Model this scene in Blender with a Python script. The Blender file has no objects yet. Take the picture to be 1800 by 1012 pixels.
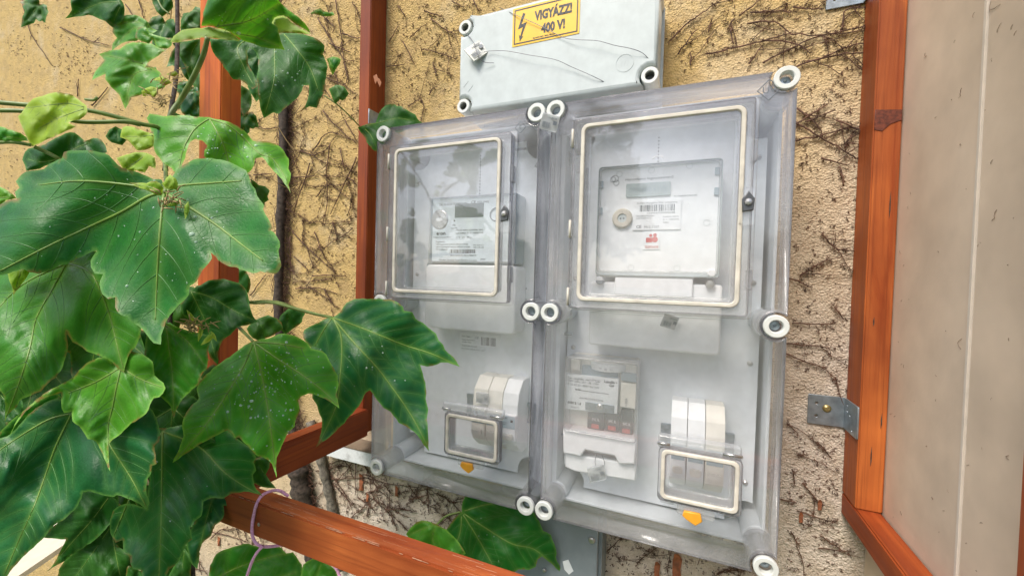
import bpy, bmesh, math, random
import numpy as np
from mathutils import Vector, Matrix
from mathutils.geometry import delaunay_2d_cdt

SC = bpy.context.scene
COL = SC.collection
random.seed(7)
RNG = np.random.default_rng(7)

# ------------------------------------------------------------------ camera
F_PX, CX, CY = 721.87, 900.0, 506.0
CAM = np.array([0.17648, -0.55877, 0.33276])
YAW, PITCH, ROLL = -0.39955, -0.02418, 0.02733


def cam_axes():
    cy, sy, cp, sp, cr, sr = (f(a) for a in (YAW, PITCH, ROLL) for f in (math.cos, math.sin))
    w = np.array([sy * cp, cy * cp, sp])
    r = np.array([cy, -sy, 0.0])
    u = np.cross(r, w)
    return r * cr + u * sr, u * cr - r * sr, w


AR, AU, AW = cam_axes()
cd = bpy.data.cameras.new("camera")
cam = bpy.data.objects.new("camera", cd)
COL.objects.link(cam)
cd.sensor_width = 36
cd.lens = F_PX / 1800 * 36
cd.clip_start = 0.02
cd.clip_end = 400
mw = Matrix.Identity(4)
for i in range(3):
    mw[i][0], mw[i][1], mw[i][2], mw[i][3] = AR[i], AU[i], -AW[i], CAM[i]
cam.matrix_world = mw
SC.camera = cam

# ------------------------------------------------------------------ light
SUN_EL, SUN_AZ = math.radians(52), math.radians(200)   # azimuth: compass angle of the sun, 180 = behind the camera
world = bpy.data.worlds.new("World")
SC.world = world
world.use_nodes = True
wn = world.node_tree
bg = wn.nodes["Background"]
sky = wn.nodes.new("ShaderNodeTexSky")
sky.sky_type = 'NISHITA'
sky.sun_disc = False
sky.sun_elevation = SUN_EL
sky.sun_rotation = SUN_AZ
sky.air_density = 1.0
sky.dust_density = 3.0
sky.ozone_density = 1.0
wn.links.new(sky.outputs[0], bg.inputs[0])
bg.inputs[1].default_value = 0.118
sl = bpy.data.lights.new("sun", 'SUN')
sl.energy = 1.8
sl.angle = math.radians(24)
sl.color = (1.0, 0.95, 0.88)
sun = bpy.data.objects.new("sun", sl)
COL.objects.link(sun)
sd = Vector((math.sin(SUN_AZ) * math.cos(SUN_EL), math.cos(SUN_AZ) * math.cos(SUN_EL), math.sin(SUN_EL)))
sun.rotation_euler = (-sd).to_track_quat('-Z', 'Y').to_euler()
vs = SC.view_settings
vs.view_transform = 'Standard'
vs.look = 'None'
vs.gamma = 1
vs.use_curve_mapping = False
vs.exposure = 0.86
SC.cycles.use_denoising = True
SC.cycles.transparent_max_bounces = 32
SC.cycles.max_bounces = 10
SC.cycles.sample_clamp_indirect = 6


# ------------------------------------------------------------------ helpers
def ray(x, y):
    return AW + AR * ((x - CX) / F_PX) - AU * ((y - CY) / F_PX)


def at(x, y, Y):
    """the point on the plane Y = const (parallel to the wall) seen at a photo pixel"""
    d = ray(x, y)
    return CAM + d * ((Y - CAM[1]) / d[1])


def atw(x, y, w):
    return CAM + ray(x, y) * w


def tag(o, label=None, cat=None, group=None, kind=None):
    for k, v in (("label", label), ("category", cat), ("group", group), ("kind", kind)):
        if v:
            o[k] = v
    return o


def thing(name, label, cat, loc=(0, 0, 0), group=None):
    o = bpy.data.objects.new(name, None)
    o.empty_display_size = 0.02
    COL.objects.link(o)
    o.location = loc
    return tag(o, label, cat, group)


def wloc(o):
    v = Vector((0, 0, 0))
    while o:
        v += o.location
        o = o.parent
    return v


def link(name, me, mat, parent=None, smooth=False, label=None):
    """me is in world coordinates"""
    o = bpy.data.objects.new(name, me)
    COL.objects.link(o)
    if mat and not me.materials:
        me.materials.append(mat)
    if parent:
        o.parent = parent
        o.location = -wloc(parent)
    if smooth:
        me.polygons.foreach_set("use_smooth", [True] * len(me.polygons))
    if label:
        o["label"] = label
    return o


def raw(verts, faces, name="m"):
    me = bpy.data.meshes.new(name)
    me.from_pydata([tuple(map(float, v)) for v in verts], [], faces)
    me.update()
    return me


def rrect(x0, z0, x1, z1, r=0.0, n=5):
    if r <= 0:
        return [(x0, z0), (x1, z0), (x1, z1), (x0, z1)]
    out = []
    for cx, cz, a0 in ((x1 - r, z0 + r, -90), (x1 - r, z1 - r, 0), (x0 + r, z1 - r, 90), (x0 + r, z0 + r, 180)):
        for i in range(n + 1):
            a = math.radians(a0 + 90 * i / n)
            out.append((cx + r * math.cos(a), cz + r * math.sin(a)))
    return out


def circ(cx, cz, r, n=20):
    return [(cx + r * math.cos(2 * math.pi * i / n), cz + r * math.sin(2 * math.pi * i / n)) for i in range(n)]


def slab_mesh(polys, y0, y1, bevel=0.0):
    """flat plate in the XZ plane with holes, from y0 (front) to y1 (back), edges bevelled"""
    cu = bpy.data.curves.new("c", 'CURVE')
    cu.dimensions = '2D'
    cu.fill_mode = 'BOTH'
    t = abs(y1 - y0)
    bevel = min(bevel, t * 0.49)
    cu.extrude = t / 2 - bevel
    cu.bevel_depth = bevel
    cu.bevel_resolution = 2 if bevel > 0.0012 else 1
    cu.offset = -bevel
    for p in polys:
        s = cu.splines.new('POLY')
        s.points.add(len(p) - 1)
        for q, (a, b) in zip(s.points, p):
            q.co = (a, b, 0, 1)
        s.use_cyclic_u = True
    o = bpy.data.objects.new("tmp", cu)
    COL.objects.link(o)
    dg = bpy.context.evaluated_depsgraph_get()
    me = bpy.data.meshes.new_from_object(o.evaluated_get(dg))
    bpy.data.objects.remove(o)
    bpy.data.curves.remove(cu)
    yc = (y0 + y1) / 2
    me.transform(Matrix(((1, 0, 0, 0), (0, 0, -1, yc), (0, 1, 0, 0), (0, 0, 0, 1))))
    me.materials.clear()
    return me


def slab(name, polys, y0, y1, mat, parent=None, bevel=0.0, label=None):
    return link(name, slab_mesh(polys, y0, y1, bevel), mat, parent, label=label)


def merge(*ms):
    bm = bmesh.new()
    for m in ms:
        bm.from_mesh(m)
        bpy.data.meshes.remove(m)
    me = bpy.data.meshes.new("merged")
    bm.to_mesh(me)
    bm.free()
    return me


def box_mesh(x0, y0, z0, x1, y1, z1, bevel=0.001, seg=2, bend=0.0):
    bm = bmesh.new()
    bmesh.ops.create_cube(bm, size=1)
    for v in bm.verts:
        v.co = Vector(((x0 + x1) / 2 + v.co.x * (x1 - x0), (y0 + y1) / 2 + v.co.y * (y1 - y0), (z0 + z1) / 2 + v.co.z * (z1 - z0)))
    if bevel > 0:
        bmesh.ops.bevel(bm, geom=list(bm.edges), offset=bevel, segments=seg, affect='EDGES')
    me = bpy.data.meshes.new("b")
    bm.to_mesh(me)
    bm.free()
    return me


def box(name, x0, y0, z0, x1, y1, z1, mat, parent=None, bevel=0.001, label=None):
    return link(name, box_mesh(x0, y0, z0, x1, y1, z1, bevel), mat, parent, label=label)


def lathe_mesh(prof, cx, cz, n=24):
    """profile of (radius, Y) turned about the line x=cx, z=cz"""
    vs_, fs = [], []
    for i in range(n):
        a = 2 * math.pi * i / n
        for r, y in prof:
            vs_.append((cx + r * math.cos(a), y, cz + r * math.sin(a)))
    m = len(prof)
    for i in range(n):
        for j in range(m - 1):
            a, b = i * m + j, ((i + 1) % n) * m + j
            fs.append((a, b, b + 1, a + 1))
    me = raw(vs_, fs)
    bm = bmesh.new()
    bm.from_mesh(me)
    bmesh.ops.remove_doubles(bm, verts=bm.verts, dist=1e-6)
    bmesh.ops.recalc_face_normals(bm, faces=bm.faces)
    bm.to_mesh(me)
    bm.free()
    return me


def lathe(name, prof, cx, cz, mat, parent=None, n=24, label=None):
    return link(name, lathe_mesh(prof, cx, cz, n), mat, parent, smooth=False, label=label)


def tube_geo(pts, radii, n=6):
    pts = [np.asarray(p, float) for p in pts]
    if np.isscalar(radii):
        radii = [radii] * len(pts)
    vs_, fs = [], []
    up = np.array([0.13, 0.31, 0.94])
    for i, p in enumerate(pts):
        t = pts[min(i + 1, len(pts) - 1)] - pts[max(i - 1, 0)]
        t = t / (np.linalg.norm(t) + 1e-12)
        a = np.cross(t, up)
        a /= np.linalg.norm(a) + 1e-12
        b = np.cross(t, a)
        for k in range(n):
            ang = 2 * math.pi * k / n
            vs_.append(p + radii[i] * (a * math.cos(ang) + b * math.sin(ang)))
    for i in range(len(pts) - 1):
        for k in range(n):
            q = (k + 1) % n
            fs.append((i * n + k, i * n + q, (i + 1) * n + q, (i + 1) * n + k))
    fs.append(tuple(range(n))[::-1])
    fs.append(tuple((len(pts) - 1) * n + k for k in range(n)))
    return vs_, fs


def join_geo(gs):
    V, Fc = [], []
    for v, f in gs:
        o = len(V)
        V += list(v)
        Fc += [tuple(i + o for i in q) for q in f]
    return V, Fc


def tube(name, pts, radii, mat, parent=None, n=6, label=None):
    v, f = tube_geo(pts, radii, n)
    return link(name, raw(v, f), mat, parent, smooth=True, label=label)


def smooth_path(pts, k=6):
    pts = [np.asarray(p, float) for p in pts]
    if len(pts) < 3:
        return [pts[0] + (pts[-1] - pts[0]) * i / k for i in range(k + 1)]
    out = []
    P = [2 * pts[0] - pts[1]] + pts + [2 * pts[-1] - pts[-2]]
    for i in range(1, len(P) - 2):
        for j in range(k):
            t = j / k
            a, b, c, d = P[i - 1], P[i], P[i + 1], P[i + 2]
            out.append(0.5 * (2 * b + (c - a) * t + (2 * a - 5 * b + 4 * c - d) * t * t + (3 * b - a - 3 * c + d) * t ** 3))
    out.append(pts[-1])
    return out


def text_mesh(body, x, z, h, y, width=None, align='LEFT', bold=0.0, thick=0.00012, rot=0.0):
    cu = bpy.data.curves.new("t", 'FONT')
    cu.body = body
    cu.size = h / 0.72
    cu.align_x = align
    cu.extrude = thick / 2
    cu.offset = bold
    cu.resolution_u = 2
    o = bpy.data.objects.new("tmp", cu)
    COL.objects.link(o)
    dg = bpy.context.evaluated_depsgraph_get()
    me = bpy.data.meshes.new_from_object(o.evaluated_get(dg))
    bpy.data.objects.remove(o)
    bpy.data.curves.remove(cu)
    me.materials.clear()
    if width and len(me.vertices):
        xs = [v.co.x for v in me.vertices]
        s = width / (max(xs) - min(xs))
        me.transform(Matrix.Diagonal((s, 1, 1, 1)))
    me.transform(Matrix.Rotation(rot, 4, 'Z'))
    me.transform(Matrix(((1, 0, 0, x), (0, 0, -1, y), (0, 1, 0, z), (0, 0, 0, 1))))
    return me


def text(name, rows, mat, parent):
    """rows of lettering joined into one flat print"""
    return link(name, merge(*[text_mesh(*r[:5], **(r[5] if len(r) > 5 else {})) for r in rows]), mat, parent)


def barcode_mesh(x0, z0, x1, z1, y, n=34, seed=1):
    rr = random.Random(seed)
    ms, x = [], x0
    V, Fc = [], []
    step = (x1 - x0) / n
    while x < x1 - step:
        w = step * rr.choice((0.45, 0.45, 0.9, 1.3))
        i = len(V)
        V += [(x, y, z0), (x + w, y, z0), (x + w, y, z1), (x, y, z1)]
        Fc.append((i, i + 1, i + 2, i + 3))
        x += w + step * rr.choice((0.5, 0.5, 1.0))
    return raw(V, Fc)


# ------------------------------------------------------------------ materials
def new_mat(name):
    m = bpy.data.materials.new(name)
    m.use_nodes = True
    nt = m.node_tree
    return m, nt, nt.nodes["Principled BSDF"], nt.nodes["Material Output"]


def node(nt, typ, **kw):
    n = nt.nodes.new(typ)
    for k, v in kw.items():
        if k.startswith("i_"):
            n.inputs[k[2:].replace("_", " ")].default_value = v
        else:
            setattr(n, k, v)
    return n


def ramp(nt, stops, fac, interp='LINEAR'):
    r = nt.nodes.new("ShaderNodeValToRGB")
    r.color_ramp.interpolation = interp
    e = r.color_ramp.elements
    while len(e) < len(stops):
        e.new(0.5)
    for q, (p, c) in zip(e, stops):
        q.position = p
        q.color = (*c, 1) if len(c) == 3 else c
    nt.links.new(fac, r.inputs[0])
    return r.outputs[0]


def coords(nt, scale=(1, 1, 1), loc=(0, 0, 0), kind="Object"):
    tc = nt.nodes.new("ShaderNodeTexCoord")
    mp = nt.nodes.new("ShaderNodeMapping")
    mp.inputs["Scale"].default_value = scale
    mp.inputs["Location"].default_value = loc
    nt.links.new(tc.outputs[kind], mp.inputs[0])
    return mp.outputs[0]


def noise(nt, vec, scale, detail=4, rough=0.55, dist=0.0):
    n = node(nt, "ShaderNodeTexNoise", i_Scale=scale, i_Detail=detail, i_Roughness=rough, i_Distortion=dist)
    nt.links.new(vec, n.inputs["Vector"])
    return n.outputs[0]


def mix(nt, fac, a, b, blend='MIX'):
    n = nt.nodes.new("ShaderNodeMix")
    n.data_type = 'RGBA'
    n.blend_type = blend
    for inp, v in ((0, fac), (6, a), (7, b)):
        if isinstance(v, bpy.types.NodeSocket):
            nt.links.new(v, n.inputs[inp])
        else:
            n.inputs[inp].default_value = v if inp == 0 else (*v, 1)
    return n.outputs[2]


def math_n(nt, op, a, b=None, clamp=False):
    n = nt.nodes.new("ShaderNodeMath")
    n.operation = op
    n.use_clamp = clamp
    for i, v in ((0, a), (1, b)):
        if v is None:
            continue
        if isinstance(v, bpy.types.NodeSocket):
            nt.links.new(v, n.inputs[i])
        else:
            n.inputs[i].default_value = v
    return n.outputs[0]


def bump(nt, bsdf, h, strength, dist):
    b = node(nt, "ShaderNodeBump", i_Strength=strength, i_Distance=dist)
    nt.links.new(h, b.inputs["Height"])
    nt.links.new(b.outputs[0], bsdf.inputs["Normal"])


def plain(name, col, rough=0.5, metal=0.0, var=0.06, scale=60, dirt=0.0, bmp=0.0, spec=0.5):
    """solid plastic / metal / paint with fine mottling and a little dirt"""
    m, nt, b, _ = new_mat(name)
    v = coords(nt)
    n1 = noise(nt, v, scale, 3)
    lo = tuple(max(0, c * (1 - var)) for c in col)
    hi = tuple(min(1, c * (1 + var)) for c in col)
    c = ramp(nt, ((0.3, lo), (0.7, hi)), n1)
    if dirt > 0:
        n2 = noise(nt, v, scale * 0.35, 7, 0.7)
        f = ramp(nt, ((0.52, (0, 0, 0)), (0.75, (dirt,) * 3)), n2)
        c = mix(nt, f, c, (0.09, 0.075, 0.055))
    nt.links.new(c, b.inputs["Base Color"])
    rr = ramp(nt, ((0.3, (rough * 0.85,) * 3), (0.7, (min(1, rough * 1.15),) * 3)), noise(nt, v, scale * 2.3, 3))
    nt.links.new(rr, b.inputs["Roughness"])
    b.inputs["Metallic"].default_value = metal
    b.inputs["Specular IOR Level"].default_value = spec
    if bmp > 0:
        bump(nt, b, noise(nt, v, scale * 8, 2), 0.4, bmp)
    return m


def clear(name, tint=(0.96, 0.965, 0.97), dusty=0.05, rough=0.04, edge=(0.80, 0.80, 0.83), dscale=9.0, f0=0.045):
    """thin polycarbonate: passes light straight, mirrors by angle, carries pale haze for dust and sky reflection"""
    m, nt, b, out = new_mat(name)
    nt.nodes.remove(b)
    lw = node(nt, "ShaderNodeLayerWeight", i_Blend=0.5)
    p5 = math_n(nt, 'POWER', lw.outputs["Facing"], 5.0)
    fr = math_n(nt, 'ADD', math_n(nt, 'MULTIPLY', p5, 0.94), f0, True)
    p2 = math_n(nt, 'POWER', lw.outputs["Facing"], 2.0)
    tr = nt.nodes.new("ShaderNodeBsdfTransparent")
    nt.links.new(mix(nt, p2, tint, edge), tr.inputs[0])
    gl = node(nt, "ShaderNodeBsdfGlossy", i_Roughness=rough)
    gl.inputs[0].default_value = (1, 1, 1, 1)
    v = coords(nt)
    hb = node(nt, "ShaderNodeBump", i_Strength=0.12, i_Distance=0.004)
    nt.links.new(noise(nt, v, 14, 2), hb.inputs["Height"])
    nt.links.new(hb.outputs[0], gl.inputs["Normal"])
    df = nt.nodes.new("ShaderNodeBsdfDiffuse")
    df.inputs[0].default_value = (0.80, 0.80, 0.80, 1)
    d1 = ramp(nt, ((0.25, (dusty * 0.35,) * 3), (0.75, (dusty * 1.7,) * 3)), noise(nt, v, dscale, 6, 0.65))
    speck = ramp(nt, ((0.70, (0, 0, 0)), (0.78, (dusty * 3,) * 3)), noise(nt, v, 160, 3, 0.7))
    ds = math_n(nt, 'ADD', d1, speck, True)
    m1 = nt.nodes.new("ShaderNodeMixShader")
    nt.links.new(ds, m1.inputs[0])
    nt.links.new(tr.outputs[0], m1.inputs[1])
    nt.links.new(df.outputs[0], m1.inputs[2])
    m2 = nt.nodes.new("ShaderNodeMixShader")
    nt.links.new(fr, m2.inputs[0])
    nt.links.new(m1.outputs[0], m2.inputs[1])
    nt.links.new(gl.outputs[0], m2.inputs[2])
    nt.links.new(m2.outputs[0], out.inputs["Surface"])
    return m


def wood(name, axis, dark=(0.20, 0.030, 0.009), light=(0.42, 0.085, 0.018), rough=0.5):
    m, nt, b, _ = new_mat(name)
    b.inputs["Specular IOR Level"].default_value = 0.3
    sc = [52, 52, 52]
    sc[axis] = 3.2
    v = coords(nt, sc, (3.1, 1.7, 0.4))
    n1 = noise(nt, v, 1.0, 5, 0.6, 0.6)
    sc2 = [240, 240, 240]
    sc2[axis] = 5
    n2 = noise(nt, coords(nt, sc2), 1.0, 3, 0.6)
    n3 = noise(nt, coords(nt), 7, 3)
    c = ramp(nt, ((0.28, dark), (0.5, tuple((a + q) / 2 for a, q in zip(dark, light))), (0.68, light)), n1)
    c = mix(nt, ramp(nt, ((0.50, (0, 0, 0)), (0.68, (0.42, 0.42, 0.42))), n2), c, tuple(0.45 * q for q in dark))
    c = mix(nt, ramp(nt, ((0.34, (0.6, 0.6, 0.6)), (0.58, (0, 0, 0))), n3), c, tuple(0.7 * q for q in dark))
    c = mix(nt, ramp(nt, ((0.60, (0, 0, 0)), (0.74, (0.35,) * 3)), noise(nt, coords(nt, tuple(q * 0.35 for q in sc), (9, 2, 5)), 1.0, 6, 0.7)), c, (0.50, 0.20, 0.07))
    sp = ramp(nt, ((0.735, (0, 0, 0)), (0.755, (0.8, 0.8, 0.8))), noise(nt, coords(nt), 130, 4, 0.7))
    c = mix(nt, sp, c, (0.05, 0.02, 0.012))
    nt.links.new(c, b.inputs["Base Color"])
    b.inputs["Roughness"].default_value = rough
    nt.links.new(ramp(nt, ((0.3, (rough * 0.8,) * 3), (0.7, (rough * 1.4,) * 3)), n1), b.inputs["Roughness"])
    bump(nt, b, math_n(nt, 'ADD', n1, math_n(nt, 'MULTIPLY', n2, 0.6)), 0.35, 0.0012)
    return m


def stucco():
    m, nt, b, _ = new_mat("stucco")
    v = coords(nt)
    n1 = noise(nt, v, 2.2, 4)
    n2 = noise(nt, v, 28, 5, 0.65)
    fine = noise(nt, coords(nt, (1, 1, 1.35)), 210, 5, 0.68)
    vo = node(nt, "ShaderNodeTexVoronoi", i_Scale=330.0)
    nt.links.new(v, vo.inputs["Vector"])
    # yellow to pale cream towards lower right: the light's tint put into the colour
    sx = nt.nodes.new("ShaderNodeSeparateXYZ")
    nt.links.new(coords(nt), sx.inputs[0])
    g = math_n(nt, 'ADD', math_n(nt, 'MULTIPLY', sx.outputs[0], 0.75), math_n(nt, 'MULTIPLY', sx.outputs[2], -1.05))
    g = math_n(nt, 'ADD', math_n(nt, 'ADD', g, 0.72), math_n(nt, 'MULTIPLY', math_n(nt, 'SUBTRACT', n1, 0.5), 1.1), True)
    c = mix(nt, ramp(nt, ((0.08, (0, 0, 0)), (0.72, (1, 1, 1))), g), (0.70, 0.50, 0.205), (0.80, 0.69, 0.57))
    c = mix(nt, ramp(nt, ((0.33, (0.42,) * 3), (0.58, (0, 0, 0))), n2), c, (0.42, 0.29, 0.16))
    c = mix(nt, ramp(nt, ((0.52, (0, 0, 0)), (0.70, (0.45,) * 3)), noise(nt, v, 9, 6, 0.7)), c, (0.78, 0.66, 0.46))
    c = mix(nt, ramp(nt, ((0.62, (0, 0, 0)), (0.70, (0.55,) * 3)), noise(nt, v, 95, 6, 0.72)), c, (0.13, 0.085, 0.05))
    nt.links.new(c, b.inputs["Base Color"])
    b.inputs["Roughness"].default_value = 0.9
    b.inputs["Specular IOR Level"].default_value = 0.2
    h = math_n(nt, 'ADD', fine, math_n(nt, 'MULTIPLY', vo.outputs["Distance"], 0.5))
    h = math_n(nt, 'ADD', h, math_n(nt, 'MULTIPLY', noise(nt, v, 62, 5, 0.7), 1.5))
    bump(nt, b, h, 1.0, 0.0048)
    return m


def leaf_mat(name, col, pale, rough=0.37, trans=0.27, under=(0.11, 0.20, 0.05)):
    m, nt, b, out = new_mat(name)
    v = coords(nt)
    n1 = noise(nt, v, 38, 4)
    n2 = noise(nt, v, 260, 4, 0.7)
    lo, hi = tuple(c * 0.78 for c in col), tuple(c * 1.25 for c in col)
    c = ramp(nt, ((0.3, lo), (0.7, hi)), n1)
    oi = nt.nodes.new("ShaderNodeObjectInfo")
    hs_ = nt.nodes.new("ShaderNodeHueSaturation")
    nt.links.new(math_n(nt, 'ADD', math_n(nt, 'MULTIPLY', oi.outputs["Random"], 0.34), 0.83), hs_.inputs["Value"])
    nt.links.new(math_n(nt, 'ADD', math_n(nt, 'MULTIPLY', oi.outputs["Random"], -0.03), 0.512), hs_.inputs["Hue"])
    nt.links.new(c, hs_.inputs["Color"])
    c = hs_.outputs[0]
    at_ = node(nt, "ShaderNodeAttribute", attribute_name="mark")
    sp = nt.nodes.new("ShaderNodeSeparateColor")
    nt.links.new(at_.outputs["Color"], sp.inputs[0])
    c = mix(nt, math_n(nt, 'MULTIPLY', sp.outputs[0], 0.45), c, pale)
    c = mix(nt, math_n(nt, 'MULTIPLY', sp.outputs[1], 0.75), c, tuple(q * 1.3 for q in pale))
    c = mix(nt, ramp(nt, ((0.72, (0, 0, 0)), (0.76, (0.6,) * 3)), n2), c, tuple(q * 1.2 for q in pale))
    bl_ = ramp(nt, ((0.66, (0, 0, 0)), (0.70, (0.85,) * 3)), noise(nt, v, 33, 6, 0.75))
    c = mix(nt, bl_, c, tuple(q * f for q, f in zip(col, (2.6, 1.35, 1.2))))
    br_ = math_n(nt, 'MULTIPLY', sp.outputs[1], ramp(nt, ((0.54, (0, 0, 0)), (0.60, (0.9,) * 3)), noise(nt, v, 48, 3)))
    c = mix(nt, br_, c, (0.22, 0.12, 0.035))
    ge = nt.nodes.new("ShaderNodeNewGeometry")
    c = mix(nt, ge.outputs["Backfacing"], c, under)
    nt.links.new(c, b.inputs["Base Color"])
    nt.links.new(ramp(nt, ((0.3, (rough * 0.75,) * 3), (0.7, (rough * 1.5,) * 3)), noise(nt, v, 60, 5)), b.inputs["Roughness"])
    b.inputs["Specular IOR Level"].default_value = 0.30
    vo = node(nt, "ShaderNodeTexVoronoi", feature='DISTANCE_TO_EDGE', i_Scale=260.0)
    nt.links.new(v, vo.inputs["Vector"])
    net = math_n(nt, 'MINIMUM', math_n(nt, 'MULTIPLY', vo.outputs["Distance"], 3.0), 0.6)
    bump(nt, b, math_n(nt, 'ADD', net, math_n(nt, 'MULTIPLY', noise(nt, v, 190, 5, 0.65), 2.2)), 0.17, 0.0010)
    tl = nt.nodes.new("ShaderNodeBsdfTranslucent")
    nt.links.new(mix(nt, 1.0, c, (1.6, 1.5, 0.5), 'MULTIPLY'), tl.inputs[0])
    ms = nt.nodes.new("ShaderNodeMixShader")
    ms.inputs[0].default_value = trans
    nt.links.new(b.outputs[0], ms.inputs[1])
    nt.links.new(tl.outputs[0], ms.inputs[2])
    nt.links.new(ms.outputs[0], out.inputs["Surface"])
    return m


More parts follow.
